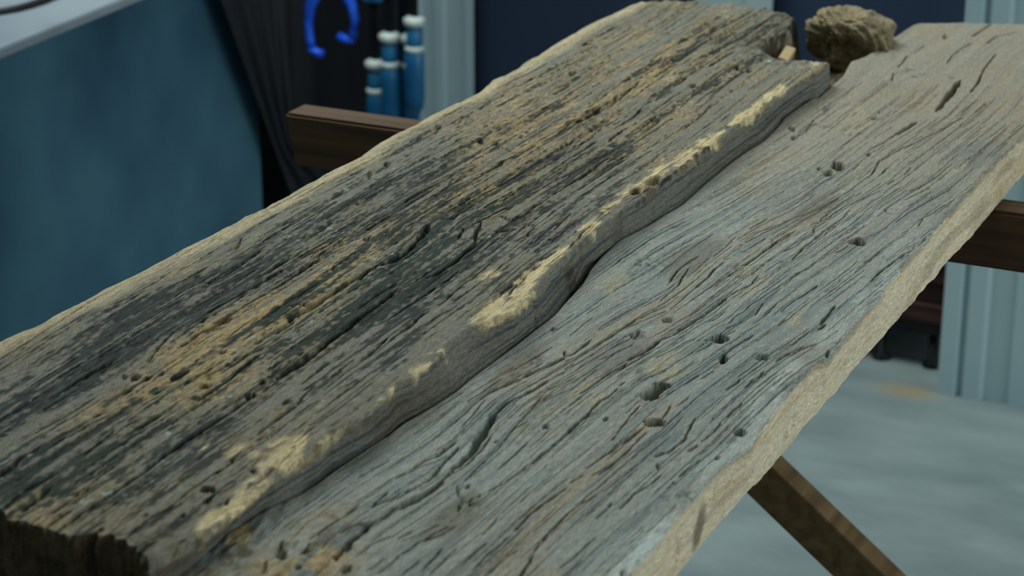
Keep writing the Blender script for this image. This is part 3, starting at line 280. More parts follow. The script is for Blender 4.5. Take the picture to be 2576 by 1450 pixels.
# ------------------------------------------------------------------ room shell
def shell(name, *b, mat, **k):
    o = box(name, *b, mat); tag(o, kind='structure'); return o
fl = shell('floor', -2.8, 2.7, -2.0, 4.0, -0.1, 0.0, mat=M['floor'])
shell('wall_back', -2.8, 2.7, 3.9, 4.0, 0, 3.0, mat=M['navy'])
shell('wall_left', -2.8, -2.7, -2.0, 3.9, 0, 3.0, mat=M['plaster'])
shell('wall_front', -2.8, 2.7, -2.1, -2.0, 0, 3.0, mat=M['plaster'])
shell('ceiling', -2.8, 2.7, -2.1, 4.0, 3.0, 3.1, mat=M['ceiling'])
bm = bmesh.new()
add_box(bm, 2.6, 2.7, -2.0, 0.5, 0, 3.0); add_box(bm, 2.6, 2.7, 3.5, 3.9, 0, 3.0); add_box(bm, 2.6, 2.7, 0.5, 3.5, 2.8, 3.0)
tag(from_bm('wall_right', bm, M['plaster']), kind='structure')

# ------------------------------------------------------------------ planks
def grain_field(cracks, x0, x1, y0, y1, nx=9, ny=46):
    """smooth shift d(x, y): the grain runs along x + d = const, fitted to the open cracks"""
    rows, rhs = [], []
    def wts(x, y):
        gx = np.clip((x - x0) / (x1 - x0), 0, 0.9999) * (nx - 1); gy = np.clip((y - y0) / (y1 - y0), 0, 0.9999) * (ny - 1)
        i, j = int(gx), int(gy); a, b = gx - i, gy - j
        return [(j * nx + i, (1 - a) * (1 - b)), (j * nx + i + 1, a * (1 - b)), ((j + 1) * nx + i, (1 - a) * b), ((j + 1) * nx + i + 1, a * b)]
    for hw, dp, pts in cracks:
        p = [(x * 1e-4, y * 1e-4) for x, y in pts]
        for (xa, ya), (xb, yb) in zip(p, p[1:]):
            if abs(xb - xa) > 0.7 * abs(yb - ya): continue
            r = np.zeros(nx * ny); k = 1.0 / (abs(yb - ya) + 0.02)
            for idx, wv in wts(xb, yb): r[idx] += wv * k
            for idx, wv in wts(xa, ya): r[idx] -= wv * k
            rows.append(r); rhs.append(-(xb - xa) * k)
    dx, dy = (x1 - x0) / (nx - 1), (y1 - y0) / (ny - 1)
    for j in range(ny):
        for i in range(nx):
            if 0 < j < ny - 1:
                r = np.zeros(nx * ny); r[(j - 1) * nx + i] += 1; r[(j + 1) * nx + i] += 1; r[j * nx + i] -= 2; rows.append(r * 0.6 / dy); rhs.append(0)
            if j < ny - 1:
                r = np.zeros(nx * ny); r[(j + 1) * nx + i] = 1; r[j * nx + i] = -1; rows.append(r * 0.12 / dy); rhs.append(0)
            if i < nx - 1:
                r = np.zeros(nx * ny); r[j * nx + i + 1] = 1; r[j * nx + i] = -1; rows.append(r * 0.5 / dx); rhs.append(0)
    rows.append(np.ones(nx * ny) * 0.01); rhs.append(0)
    A = np.array(rows); b = np.array(rhs)
    d = np.linalg.solve(A.T @ A + 1e-6 * np.eye(nx * ny), A.T @ b).reshape(ny, nx)
    def f(x, y):
        gx = np.clip((x - x0) / (x1 - x0), 0, 0.9999) * (nx - 1); gy = np.clip((y - y0) / (y1 - y0), 0, 0.9999) * (ny - 1)
        i = gx.astype(int); j = gy.astype(int); a = gx - i; c = gy - j
        a = a * a * (3 - 2 * a) * 0.3 + a * 0.7; c = c * c * (3 - 2 * c) * 0.3 + c * 0.7
        return (d[j, i] * (1 - a) + d[j, i + 1] * a) * (1 - c) + (d[j + 1, i] * (1 - a) + d[j + 1, i + 1] * a) * c
    return f

def stamp(D, X, Y, xs, ys, pts, hw, depth, seed, power=0.6, taper=True, wmin=0.00034):
    """cut a tapering crack along pts (metres) into depth map D"""
    p = np.array(pts, dtype=float)
    # densify and jitter
    seg = np.hypot(*(p[1:] - p[:-1]).T); L = np.concatenate([[0], np.cumsum(seg)])
    n = max(4, int(L[-1] / 0.004))
    s = np.linspace(0, L[-1], n)
    q = np.stack([np.interp(s, L, p[:, 0]), np.interp(s, L, p[:, 1])], 1)
    q[:, 0] += vn(s * 120, s * 0 + seed, seed) * 0.0004 + vn(s * 420, s * 0 + seed, seed + 3) * 0.00012
    pad = hw * 2 + 0.002
    i0, i1 = np.searchsorted(xs, [q[:, 0].min() - pad, q[:, 0].max() + pad]); 
    j0, j1 = np.searchsorted(ys, [q[:, 1].min() - pad, q[:, 1].max() + pad])
    if i1 - i0 < 2 or j1 - j0 < 2: return
    x = X[j0:j1, i0:i1]; y = Y[j0:j1, i0:i1]
    best = np.full(x.shape, 9.0); tt = np.zeros(x.shape)
    for k in range(n - 1):
        a, b = q[k], q[k + 1]; ab = b - a; l2 = ab @ ab + 1e-12
        ya, yb = min(a[1], b[1]) - pad, max(a[1], b[1]) + pad
        r0, r1 = np.searchsorted(ys[j0:j1], [ya, yb])
        if r1 <= r0: continue
        xx = x[r0:r1]; yy = y[r0:r1]
        t = np.clip(((xx - a[0]) * ab[0] + (yy - a[1]) * ab[1]) / l2, 0, 1)
        d = np.hypot(xx - a[0] - t * ab[0], yy - a[1] - t * ab[1])
        m = d < best[r0:r1]
        best[r0:r1] = np.where(m, d, best[r0:r1]); tt[r0:r1] = np.where(m, (k + t) / (n - 1), tt[r0:r1])
    w = hw * (0.95 + 0.30 * vn(tt * L[-1] * 120, tt * 0 + seed, seed + 9))
    if taper:
        w = w * np.clip(np.sin(np.pi * np.clip(tt, 0.0, 1.0)) * 4.0, 0.4, 1.0)
    w = np.maximum(w, wmin)
    v = np.clip(1.25 - best / w, 0, 1) ** power
    v = v * depth * np.clip(w / hw + 0.3, 0, 1)
    D[j0:j1, i0:i1] = np.maximum(D[j0:j1, i0:i1], v)

def stamp_hole(D, X, Y, xs, ys, h, seed):
    cx, cy, ax, ay, bx, by = [v * 1e-4 for v in h[:6]]; dep = h[6] * 1.9e-3
    r = max(math.hypot(ax, ay), math.hypot(bx, by)) * 1.6 + 0.003
    i0, i1 = np.searchsorted(xs, [cx - r, cx + r]); j0, j1 = np.searchsorted(ys, [cy - r, cy + r])
    if i1 - i0 < 2 or j1 - j0 < 2: return
    x = X[j0:j1, i0:i1] - cx; y = Y[j0:j1, i0:i1] - cy
    det = ax * by - ay * bx
    u = (x * by - y * bx) / det; v = (ax * y - ay * x) / det
    ang = np.arctan2(v, u)
    rr = np.hypot(u, v) * (1 + 0.22 * vn(ang * 1.3 + 5, ang * 0 + seed, seed) + 0.07 * vn(x * 700, y * 500, seed + 1))
    m = np.clip((1.12 - rr) / 0.22, 0, 1) ** 0.7
    D[j0:j1, i0:i1] = np.maximum(D[j0:j1, i0:i1], m * dep * (0.8 + 0.3 * vn(x * 500, y * 300, seed + 2)))

def grid_faces(nr, nc, off=0, flip=False):
    a = (np.arange(nr - 1)[:, None] * nc + np.arange(nc - 1)[None, :]).ravel() + off
    q = np.stack([a, a + 1, a + nc + 1, a + nc], 1)
    return q[:, ::-1] if flip else q

def build_mesh(name, grids, mat):
    """grids: list of (P[r,c,3], Col[r,c,3], G[r,c,3], flip) joined into one mesh"""
    vs_, cs_, gs_, fs_ = [], [], [], []; off = 0
    for P, Cc, G, flip in grids:
        r, c = P.shape[:2]
        vs_.append(P.reshape(-1, 3)); cs_.append(Cc.reshape(-1, 3)); gs_.append(G.reshape(-1, 3))
        fs_.append(grid_faces(r, c, off, flip)); off += r * c
    V = np.concatenate(vs_).astype(np.float32); Cc = np.concatenate(cs_); G = np.concatenate(gs_).astype(np.float32); Fc = np.concatenate(fs_).astype(np.int32)
    me = bpy.data.meshes.new(name)
    me.vertices.add(len(V)); me.vertices.foreach_set('co', V.ravel())
    me.loops.add(Fc.size); me.loops.foreach_set('vertex_index', Fc.ravel())
    me.polygons.add(len(Fc)); me.polygons.foreach_set('loop_start', np.arange(0, Fc.size, 4, dtype=np.int32))
    me.update(calc_edges=True)
    ca = me.attributes.new('Col', 'FLOAT_COLOR', 'POINT')
    ca.data.foreach_set('color', np.concatenate([np.clip(Cc, 0, 1), np.ones((len(Cc), 1))], 1).astype(np.float32).ravel())
    ga = me.attributes.new('grain', 'FLOAT_VECTOR', 'POINT'); ga.data.foreach_set('vector', G.ravel())
    return link(name, me, mat, None, True)

def end_cap(row, col, grow, zb, n, sign, rough, seed, dark):
    """grid hanging from an end row of the top surface down to zb"""
    t = np.linspace(0, 1, n)[:, None]
    x = np.repeat(row[None, :, 0], n, 0); z = row[None, :, 2] * (1 - t) + zb * t
    y = np.repeat(row[None, :, 1], n, 0).copy()
    dd = fbm(x * 160, z * 260, seed, 3) * rough + fbm(x * 40, z * 60, seed + 5, 2) * rough
    y += sign * np.abs(dd) * sst(0, 0.06, t)
    P = np.stack([x, y, z], -1)
    c = np.zeros(P.shape); c[:] = srgb(*dark)
    c = mixc(c, (104, 86, 60), 0.55 * sst(0.25, 0.7, fbm(x * 120, z * 300, seed + 8, 2)))
    c = mixc(c, (66, 58, 46), 0.7 * sst(0.1, 0.6, fbm(x * 60, z * 90, seed + 9, 2)))
    c[0] = col
    G = np.stack([x, z, y], -1)
    return P, c, G

def random_streaks(D, X, Y, xs, ys, df, n, x0, x1, y0, y1, seed, hw, dp, lmin, lmax):
    rnd = random.Random(seed)
    for k in range(n):
        x = rnd.uniform(x0, x1); y = rnd.uniform(y0, y1); L = rnd.uniform(lmin, lmax)
        pts = [(x, y)]
        for s in range(int(L / 0.008)):
            e = 0.003
            a = np.array([x, x]); b = np.array([y - e, y + e])
            dd = df(a, b); c = df(np.array([x - e, x + e]), np.array([y, y]))
            gy = (dd[1] - dd[0]) / (2 * e); gx = 1 + (c[1] - c[0]) / (2 * e)
            x -= gy / max(gx, 0.3) * 0.008; y += 0.008
            pts.append((x, y))
        if len(pts) < 3: continue
        stamp(D, X, Y, xs, ys, pts, hw * rnd.uniform(0.8, 1.3), dp * rnd.uniform(0.6, 1.4), 5000 + seed + k, 0.9, True, 0.00026)

def bumps(X, Y, items):
    h = np.zeros(X.shape)
    for x, y, a, sx, sy in items:
        h += a * 1e-3 * np.exp(-((X - x) / sx) ** 2 - ((Y - y) / sy) ** 2)
    return h

ZB = 0.727                                                    # underside of both planks, on the trestles

def thick_plank():
    Z0, r_in = 0.80, 0.006
    ys = np.linspace(0.905, 2.36, 900); xs = np.linspace(-0.952, -0.640, 1250)
    # working rectangle: height and colour are found on (xs, ys), then the surface is trimmed to the real outline
    X, Y = np.meshgrid(xs, ys)
    df = grain_field(CRACKS_THICK, -0.955, -0.635, 0.9, 2.37)
    W = X + df(X, Y)
    xo = curve(OUTER, Y) + 0.0012 * vn(Y * 60, Y * 0, 3); xc = curve(CREST, Y) + 0.0010 * vn(Y * 140, Y * 0, 4)
    u = (X - xo) / (xc - xo)
    # ---- relief
    calm = 1 - 0.62 * sst(0.60, 0.76, u + 0.05 * vn(Y * 6, Y * 0, 7))
    D = np.zeros(X.shape)
    for k, (hw, dp, pts) in enumerate(CRACKS_THICK):
        stamp(D, X, Y, xs, ys, [(a * 1e-4, b * 1e-4) for a, b in pts], hw * 0.72e-3, (dp * 1.4 + 1.5) * 1e-3, k)
    for k, h in enumerate(HOLES_THICK): stamp_hole(D, X, Y, xs, ys, h, 300 + k)
    random_streaks(D, X, Y, xs, ys, df, 420, -0.93, -0.66, 0.92, 2.28, 11, 0.0004, 0.0028, 0.02, 0.12)
    ridge = fbm(W * 95, Y * 5.5, 21, 2); ridge2 = fbm(W * 260, Y * 14, 23, 2)
    fine = vn(W * 800, Y * 60, 25)
    tanz = sst(0.2, 0.36, u) * (1 - sst(0.58, 0.72, u)) * (1 - 0.55 * sst(1.42, 1.62, Y))
    pits = sst(0.35, 0.75, vn(X * 420, Y * 300, 27) * 0.6 + vn(X * 200, Y * 160, 28) * 0.5) * np.clip(tanz + 0.35 * (u < 0.7), 0, 1)
    check = sst(0.45, 0.8, vn(W * 130, Y * 520, 29)) * sst(0.1, 0.5, vn(W * 60, Y * 9, 30)) * (u < 0.72)
    H = ridge * 0.0030 * calm ** 1.4 + ridge2 * 0.0014 * calm + fine * 0.0002 + fbm(X * 7, Y * 3, 31, 2) * 0.003 - pits * 0.0012 - check * 0.0010
    # worn hollow beside the crest and the rolled outer edge
    H += -0.003 * np.exp(-((u - 0.80) / 0.10) ** 2)
    d_out = X - xo; d_in = xc - X
    r_o = 0.016; H -= r_o * 0.75 * (1 - np.sqrt(np.clip(1 - np.clip(1 - d_out / r_o, 0, 1) ** 2, 0, 1)))
    r_i = 0.0024 + 0.008 * (1 - sst(1.0, 1.18, Y)) + 0.0008 * vn(Y * 25, Y * 0, 33)
    H -= r_i * (1 - np.sqrt(np.clip(1 - np.clip(1 - d_in / r_i, 0, 1) ** 2, 0, 1)))
    # broken-out socket at the far end
    sock_x = np.interp(Y, [2.14, 2.152, 2.175, 2.20, 2.24, 2.28, 2.345], [-0.60, -0.69, -0.722, -0.750, -0.748, -0.740, -0.756])
    sock = sst(-0.006, 0.010, X - sock_x + 0.006 * fbm(X * 50, Y * 50, 37, 2)) * sst(2.148, 2.166, Y + 0.006 * fbm(X * 60, Y * 40, 38, 2))
    ramp = sst(-0.05, 0.0, X - sock_x) * sst(2.11, 2.19, Y)
    H -= sock * (0.052 + 0.006 * fbm(X * 90, Y * 90, 39, 2)) + ramp * 0.006
    D = np.maximum(D, 0)
    Zs = Z0 + H - D
    # ---- colour of the wood
    st = fbm(W * 150, Y * 7, 41, 3); st2 = fbm(W * 420, Y * 22, 43, 2); st3 = fbm(W * 45, Y * 3.2, 45, 2); bl = fbm(X * 22, Y * 12, 47, 3)
    c = np.zeros(X.shape + (3,)); c[:] = srgb(124, 122, 110)
    far = sst(1.45, 1.75, Y)
    zx = np.linspace(-0.96, -0.63, 40); zy = np.linspace(0.9, 2.37, 120); ZX, ZY = np.meshgrid(zx, zy)
    wsum = np.full(ZX.shape, 1e-9); kd = wsum * 0.4; kt = wsum * 0.4
    for px, py, dv, tv in ZONES:
        wg = np.exp(-((ZX - px) / 0.016) ** 2 - ((ZY - py) / 0.05) ** 2) + 1e-5 * np.exp(-((ZX - px) / 0.06) ** 2 - ((ZY - py) / 0.2) ** 2)
        wsum = wsum + wg; kd = kd + wg * dv; kt = kt + wg * tv
    kd, kt = kd / wsum, kt / wsum
    def up2(F):
        gi = np.clip((X - zx[0]) / (zx[1] - zx[0]), 0, 38.999); gj = np.clip((Y - zy[0]) / (zy[1] - zy[0]), 0, 118.999)
        i = gi.astype(int); j = gj.astype(int); a = gi - i; b = gj - j
        return (F[j, i] * (1 - a) + F[j, i + 1] * a) * (1 - b) + (F[j + 1, i] * (1 - a) + F[j + 1, i + 1] * a) * b
    kd, kt = up2(kd), up2(kt)
    sp2 = fbm(W * 620, Y * 190, 46, 2)
    sp = fbm(X * 260, Y * 150, 40, 2)                        # short crumbly speckle
    zt = 0.42 * st3 + 0.55 * st + 0.28 * bl + 0.42 * st2 + 0.30 * sp + 0.28 * sp2; zt = zt / zt.std()
    c = mixc(c, (162, 143, 106), 0.97 * sst(-0.7, 0.7, zt - (0.5 - kt) * 3.0))
    zd = 0.62 * st + 0.62 * st2 + 0.40 * st3 + 0.30 * sp + 0.40 * sp2; zd = zd / zd.std()
    dark_m = sst(-0.75, 0.85, zd - (0.56 - kd) * 3.4)
    c = mixc(c, (43, 52, 54), 0.94 * dark_m)
    c = mixc(c, (92, 96, 90), 0.50 * dark_m * sst(0.1, 0.6, fbm(W * 700, Y * 45, 42, 2)))
    c = mixc(c, (30, 38, 38), 0.6 * dark_m * sst(0.1, 0.6, fbm(W * 500, Y * 80, 44, 2)))
    green = np.exp(-((u - 0.62) / 0.14) ** 2) * (1 - sst(1.5, 1.7, Y))
    c = mixc(c, (40, 58, 48), 0.5 * dark_m * green)
    rust = sst(0.35, 0.7, fbm(X * 45, Y * 20, 49, 3)) * tanz * sst(0.0, 0.5, st)
    c = mixc(c, (150, 118, 66), 0.4 * rust)
    pale = 1 - sst(0.045, 0.10, u + 0.028 * st3 + 0.02 * bl)
    c = mixc(c, (178, 166, 136), pale * 0.92)
    fresh = np.zeros(X.shape)
    for hx, hy, sx, sy, am in FRESH:
        fresh = np.maximum(fresh, am * np.exp(-((X - hx) / sx) ** 2 - ((Y - hy) / sy) ** 2))
    crumbly = fbm(X * 230, Y * 90, 50, 3)
    yel = sst(0.34, 0.72, fresh + 0.30 * bl + 0.50 * crumbly + 0.35 * fbm(W * 200, Y * 16, 54, 2) + 0.2 * st2)
    yel = yel * sst(0.10, 0.30, fresh)
    c = mixc(c, (202, 186, 146), yel * 0.95)
    Zs = Zs - yel * (0.0006 + 0.0007 * crumbly) * sst(0.001, 0.004, d_in)
    c = mixc(c, (130, 116, 88), yel * 0.6 * sst(0.2, 0.6, fbm(W * 500, Y * 60, 52, 2)))
    flecks = sst(0.72, 0.9, vn(X * 300, Y * 180, 55)) * sst(0.2, 0.6, vn(X * 26, Y * 14, 56)) * (u > 0.05)
    c = mixc(c, (168, 190, 186), flecks * 0.6)
    for hx, hy, rr in ((-0.668, 1.66, 0.012), (-0.672, 1.60, 0.010)):
        c = mixc(c, (74, 56, 30), 0.8 * np.exp(-(((X - hx) / rr) ** 2 + ((Y - hy) / (rr * 1.6)) ** 2)) * sst(-0.3, 0.3, vn(X * 300, Y * 200, 58)))
    c = mixc(c, (104, 90, 68), sock * 0.9)
    c = mixc(c, (46, 44, 38), 0.75 * (1 - sock) * ramp * sst(-0.1, 0.4, fbm(X * 110, Y * 60, 59, 2)))
    c = c * (1 + 0.16 * st2 + 0.12 * fine + 0.12 * sp)[..., None]
    # ---- resample the working rectangle onto the true outline
    nr, nc = 820, 740
    t = np.linspace(0, 1, nc)
    yn = np.interp(np.linspace(-0.948, -0.66, nc), *(np.array(NEAR_END, float).T * 1e-4)) + 0.0020 * vn(np.arange(nc) * 0.055, np.zeros(nc), 61) + 0.0007 * vn(np.arange(nc) * 0.2, np.zeros(nc), 62)
    yf = np.interp(np.linspace(-0.945, -0.655, nc), [-0.945, -0.93, -0.905, -0.87, -0.80, -0.76, -0.75, -0.655], [2.305, 2.318, 2.332, 2.335, 2.345, 2.347, 2.352, 2.345]) + 0.003 * vn(np.arange(nc) * 0.06, np.zeros(nc), 63)
    s = np.linspace(0, 1, nr)[:, None]
    YY = yn[None, :] * (1 - s) + yf[None, :] * s
    XO = curve(OUTER, YY) + 0.0012 * vn(YY * 60, YY * 0, 3); XC = curve(CREST, YY) + 0.0010 * vn(YY * 140, YY * 0, 4)
    XX = XO + (XC - XO) * t[None, :]
    gi = np.clip((XX - xs[0]) / (xs[1] - xs[0]), 0, len(xs) - 1.001); gj = np.clip((YY - ys[0]) / (ys[1] - ys[0]), 0, len(ys) - 1.001)
    i = gi.astype(int); j = gj.astype(int); a = gi - i; b = gj - j
    def rs(F):
        if F.ndim == 3: A_, B_ = a[..., None], b[..., None]
        else: A_, B_ = a, b
        return (F[j, i] * (1 - A_) + F[j, i + 1] * A_) * (1 - B_) + (F[j + 1, i] * (1 - A_) + F[j + 1, i + 1] * A_) * B_
    ZZ, CC, WW = rs(Zs), rs(c), rs(W)
    top = np.stack([XX, YY, ZZ], -1); Gt = np.stack([WW, YY, ZZ * 0], -1)
    # ---- outer (left) face
    n = 16; k = np.linspace(0, 1, n)[None, :]
    xe, ye, ze = XX[:, 0:1], YY[:, 0:1], ZZ[:, 0:1]
    zz = ZB * (1 - k) + ze * k
    xx = xe + (1 - k) * 0.004 + 0.0015 * fbm(ye * 30 + 0 * k, zz * 90, 65, 2) * (1 - k)
    Pl = np.stack([xx, np.repeat(ye, n, 1), zz], -1)
    cl = np.zeros(Pl.shape); cl[:] = srgb(150, 138, 110)
    cl = cl * (1 + 0.35 * fbm(zz * 300, ye * 8 + 0 * zz, 66, 2))[..., None]; cl[:, -1] = CC[:, 0]
    # ---- inner face: the step down to the thinner plank
    n = 84; k = np.linspace(0, 1, n)[None, :]
    xe, ye, ze = XX[:, -1:], YY[:, -1:], ZZ[:, -1:]
    zz = ze * (1 - k) + ZB * k
    xsm = curve(SEAM, ye)
    gap = 0.0004 + 0.0006 * np.abs(vn(ye * 9, ye * 0, 67)) + 0.005 * np.exp(-((ye - 1.49) / 0.05) ** 2)
    foot = xsm - gap
    kk = np.clip((ze - zz) / np.maximum(ze - 0.768, 0.004), 0, 1.25)
    xx = xe + (foot - xe) * kk
    gl = vn(zz * 700, ye * 9 + 0 * zz, 68); gm = fbm(zz * 300, ye * 8 + 0 * zz, 69, 3)
    crk = np.clip(1 - np.abs(vn(zz * 60 + 0.6 * np.sin(ye * 9), ye * 2.2 + 0 * zz, 70)) / 0.10, 0, 1) * sst(-0.1, 0.3, vn(ye * 7, zz * 40, 71))
    cut = np.exp(-((ye - 1.397) / 0.0011) ** 2) * sst(0.03, 0.1, k)
    xx = xx + (gl * 0.0009 + gm * 0.0012) * sst(0, 0.08, k) - crk * 0.0022 * sst(0, 0.1, k) - cut * 0.003
    yy = np.repeat(ye, n, 1)
    Pr = np.stack([xx, yy, zz], -1)
    cr_ = np.zeros(Pr.shape); cr_[:] = srgb(116, 116, 108)
    cr_ = mixc(cr_, (64, 68, 68), 0.8 * sst(-0.05, 0.45, gm + 0.6 * gl))
    cr_ = mixc(cr_, (132, 134, 130), 0.6 * sst(0.25, 0.6, fbm(zz * 620, yy * 16, 72, 2)))
    cr_ = mixc(cr_, (76, 62, 42), 0.65 * sst(-0.1, 0.4, fbm(zz * 40, yy * 9, 73, 2)) * (1 - 0.85 * sst(1.12, 1.3, yy)))
    br = np.exp(-((yy - 1.487) / 0.012) ** 2) * sst(0.0, 0.25, k) + np.exp(-((yy - 1.60) / 0.01) ** 2) * 0.4
    cr_ = mixc(cr_, (58, 44, 26), 0.85 * br * sst(-0.4, 0.2, vn(zz * 300, yy * 260, 74)))
    cr_[:, 0] = CC[:, -1]; w6 = (1 - sst(0.0, 0.09, k + 0.05 * vn(yy * 160, zz * 300, 75) + 0.05 * vn(yy * 40, zz * 80, 76)))[..., None]
    cr_ = cr_ * (1 - w6) + CC[:, -1:, :] * w6
    # ---- ends and underside
    capn = end_cap(np.concatenate([top[0]]), CC[0], None, ZB, 26, -1, 0.0045, 81, (98, 86, 68))
    capf = end_cap(np.concatenate([top[-1]]), CC[-1], None, ZB, 14, 1, 0.003, 83, (112, 100, 78))
    bot = np.stack([Pl[:, 0], Pr[:, -1]], 1)
    cb = np.zeros(bot.shape); cb[:] = srgb(110, 98, 76)
    g = lambda P: np.stack([P[..., 2], P[..., 1], P[..., 0]], -1)
    o = build_mesh('weathered_plank', [(top, CC, Gt, False), (Pl, cl, g(Pl), False), (Pr, cr_, g(Pr), False),
                   (capn[0], capn[1], capn[2], True), (capf[0], capf[1], capf[2], False), (bot, cb, g(bot), True)], M['plank'])
    return o

def thin_plank():
    Z0 = 0.772
    ys = np.linspace(0.84, 2.545, 1060); xs = np.linspace(-0.680, -0.418, 1050)
    X, Y = np.meshgrid(xs, ys)
    df = grain_field(CRACKS_THIN, -0.685, -0.415, 0.83, 2.55)
    W = X + df(X, Y)
    xl = np.where(Y > 2.15, curve(SEAM, Y), curve(SEAM, Y)); xr = curve(EDGE_TOP, Y) + 0.0010 * vn(Y * 60, Y * 0, 103) + 0.0004 * vn(Y * 200, Y * 0, 104)
    u = (X - xl) / (xr - xl)
    D = np.zeros(X.shape)
    for k, (hw, dp, pts) in enumerate(CRACKS_THIN):
        stamp(D, X, Y, xs, ys, [(a * 1e-4, b * 1e-4) for a, b in pts], hw * 0.62e-3, (dp * 1.4 + 1.5) * 1e-3, 700 + k)
    for k, h in enumerate(HOLES_THIN): stamp_hole(D, X, Y, xs, ys, h, 900 + k)
    random_streaks(D, X, Y, xs, ys, df, 520, -0.655, -0.432, 0.86, 2.1, 111, 0.00028, 0.0022, 0.03, 0.16)
    fine = vn(W * 800, Y * 40, 121); st2 = fbm(W * 420, Y * 16, 123, 2); st = fbm(W * 160, Y * 6, 125, 3); bl = fbm(X * 16, Y * 7, 127, 3); st3 = fbm(W * 60, Y * 3, 129, 2)
    H = fbm(X * 9, Y * 4, 131, 2) * 0.0030 + st * 0.0005 + st2 * 0.00025 + fine * 0.00012 + bumps(X, Y, SWELLS)
    d_l = X - xl; d_r = xr - X
    rl = 0.0035 + 0.002 * vn(Y * 20, Y * 0, 133)
    H -= rl * 0.8 * (1 - np.sqrt(np.clip(1 - np.clip(1 - d_l / rl, 0, 1) ** 2, 0, 1)))
    rr = 0.0016 + 0.0030 * sst(0.1, 0.6, vn(Y * 16, Y * 0, 135))
    H -= rr * (1 - np.sqrt(np.clip(1 - np.clip(1 - d_r / rr, 0, 1) ** 2, 0, 1)))
    rough = np.exp(-((X + 0.655) / 0.03) ** 2 - ((Y - 1.0) / 0.06) ** 2) + np.exp(-((X + 0.60) / 0.025) ** 2 - ((Y - 0.99) / 0.05) ** 2)
    H += rough * fbm(X * 150, Y * 90, 137, 3) * 0.0035
    D = np.minimum(D, 0.0015 + 0.9 * np.clip(d_r - 0.001, 0, 1))
    Zs = Z0 + H - D
    c = np.zeros(X.shape + (3,)); c[:] = srgb(146, 150, 142)
    c = mixc(c, (148, 136, 114), 0.6 * sst(-0.1, 0.45, bl + 0.45 * st3))
    c = mixc(c, (124, 136, 136), 0.6 * sst(-0.05, 0.5, st + 0.4 * st3))
    c = mixc(c, (84, 94, 94), 0.40 * sst(0.15, 0.6, st2 + 0.5 * st))
    c = mixc(c, (168, 176, 170), 0.40 * sst(0.15, 0.6, -st2 - 0.4 * st + 0.2 * bl))
    c = mixc(c, (150, 137, 116), 0.55 * sst(1.6, 2.05, Y))
    c = mixc(c, (172, 160, 122), 0.55 * sst(0.35, 0.6, fbm(X * 34, Y * 14, 141, 3)) * sst(-0.2, 0.3, st2))
    for hx, hy, sx, sy, col, a in TINTS:
        g = np.exp(-((X - hx) / sx) ** 2 - ((Y - hy) / sy) ** 2)
        c = mixc(c, col, a * sst(0.25, 0.75, g + 0.25 * st + 0.15 * bl))
    fr = sst(0.86, 0.97, u + 0.05 * bl)
    c = mixc(c, (172, 180, 174), fr * 0.75 * sst(-0.3, 0.3, fbm(X * 120, Y * 30, 143, 2)) * (1 - sst(1.55, 1.8, Y)))
    mold = sst(0.35, 0.6, fbm(X * 26, Y * 18, 145, 3)) * sst(0.1, 0.5, fbm(X * 240, Y * 150, 146, 2))
    c = mixc(c, (48, 56, 54), mold * 0.6)
    c = mixc(c, (170, 146, 98), rough * 0.7 * sst(-0.1, 0.3, fbm(X * 70, Y * 40, 147, 2)))
    c = mixc(c, (90, 74, 46), rough * 0.8 * sst(0.1, 0.4, fbm(X * 90, Y * 60, 148, 2)))
    c = c * (1 + 0.12 * st2 + 0.10 * fine)[..., None]
    nr, nc = 980, 620
    t = np.linspace(0, 1, nc)
    yf = np.interp(np.linspace(0, 1, nc), [0, 0.03, 0.12, 0.55, 0.58, 0.66, 1], [2.44, 2.458, 2.468, 2.505, 2.492, 2.505, 2.535]) + 0.0025 * vn(np.arange(nc) * 0.06, np.zeros(nc), 163)
    s = np.linspace(0, 1, nr)[:, None]
    YY = 0.85 * (1 - s) + yf[None, :] * s
    XL = curve(SEAM, YY); XR = curve(EDGE_TOP, YY) + 0.0010 * vn(YY * 60, YY * 0, 103) + 0.0004 * vn(YY * 200, YY * 0, 104)
    XX = XL + (XR - XL) * t[None, :]
    gi = np.clip((XX - xs[0]) / (xs[1] - xs[0]), 0, len(xs) - 1.001); gj = np.clip((YY - ys[0]) / (ys[1] - ys[0]), 0, len(ys) - 1.001)
    i = gi.astype(int); j = gj.astype(int); a = gi - i; b = gj - j
    def rs(F):
        A_, B_ = (a[..., None], b[..., None]) if F.ndim == 3 else (a, b)
        return (F[j, i] * (1 - A_) + F[j, i + 1] * A_) * (1 - B_) + (F[j + 1, i] * (1 - A_) + F[j + 1, i + 1] * A_) * B_
    ZZ, CC, WW = rs(Zs), rs(c), rs(W)
    top = np.stack([XX, YY, ZZ], -1); Gt = np.stack([WW, YY, ZZ * 0], -1)
    # left face, tucked against the thick plank
    n = 8; k = np.linspace(0, 1, n)[None, :]
    ye = YY[:, 0:1]; zz = ZB * (1 - k) + ZZ[:, 0:1] * k
    Pl = np.stack([XX[:, 0:1] + 0 * k, np.repeat(ye, n, 1), zz], -1)
    cl = np.zeros(Pl.shape); cl[:] = srgb(128, 124, 112); cl[:, -1] = CC[:, 0]
    # sawn right face
    n = 72; k = np.linspace(0, 1, n)[None, :]
    xe, ye, ze = XX[:, -1:], YY[:, -1:], ZZ[:, -1:]
    zz = ze * (1 - k) + (ZB + 0.0007 + 0.0006 * vn(ye * 60, ye * 0, 171) + 0.0003 * vn(ye * 300, ye * 0, 172)) * k
    yy = np.repeat(ye, n, 1)
    xx = xe + (curve(EDGE_BOTTOM, ye) - xe) * k
    sg = fbm(zz * 500, yy * 22, 173, 2); sm = fbm(zz * 90, yy * 5, 175, 2)
    DF = np.zeros(xx.shape)
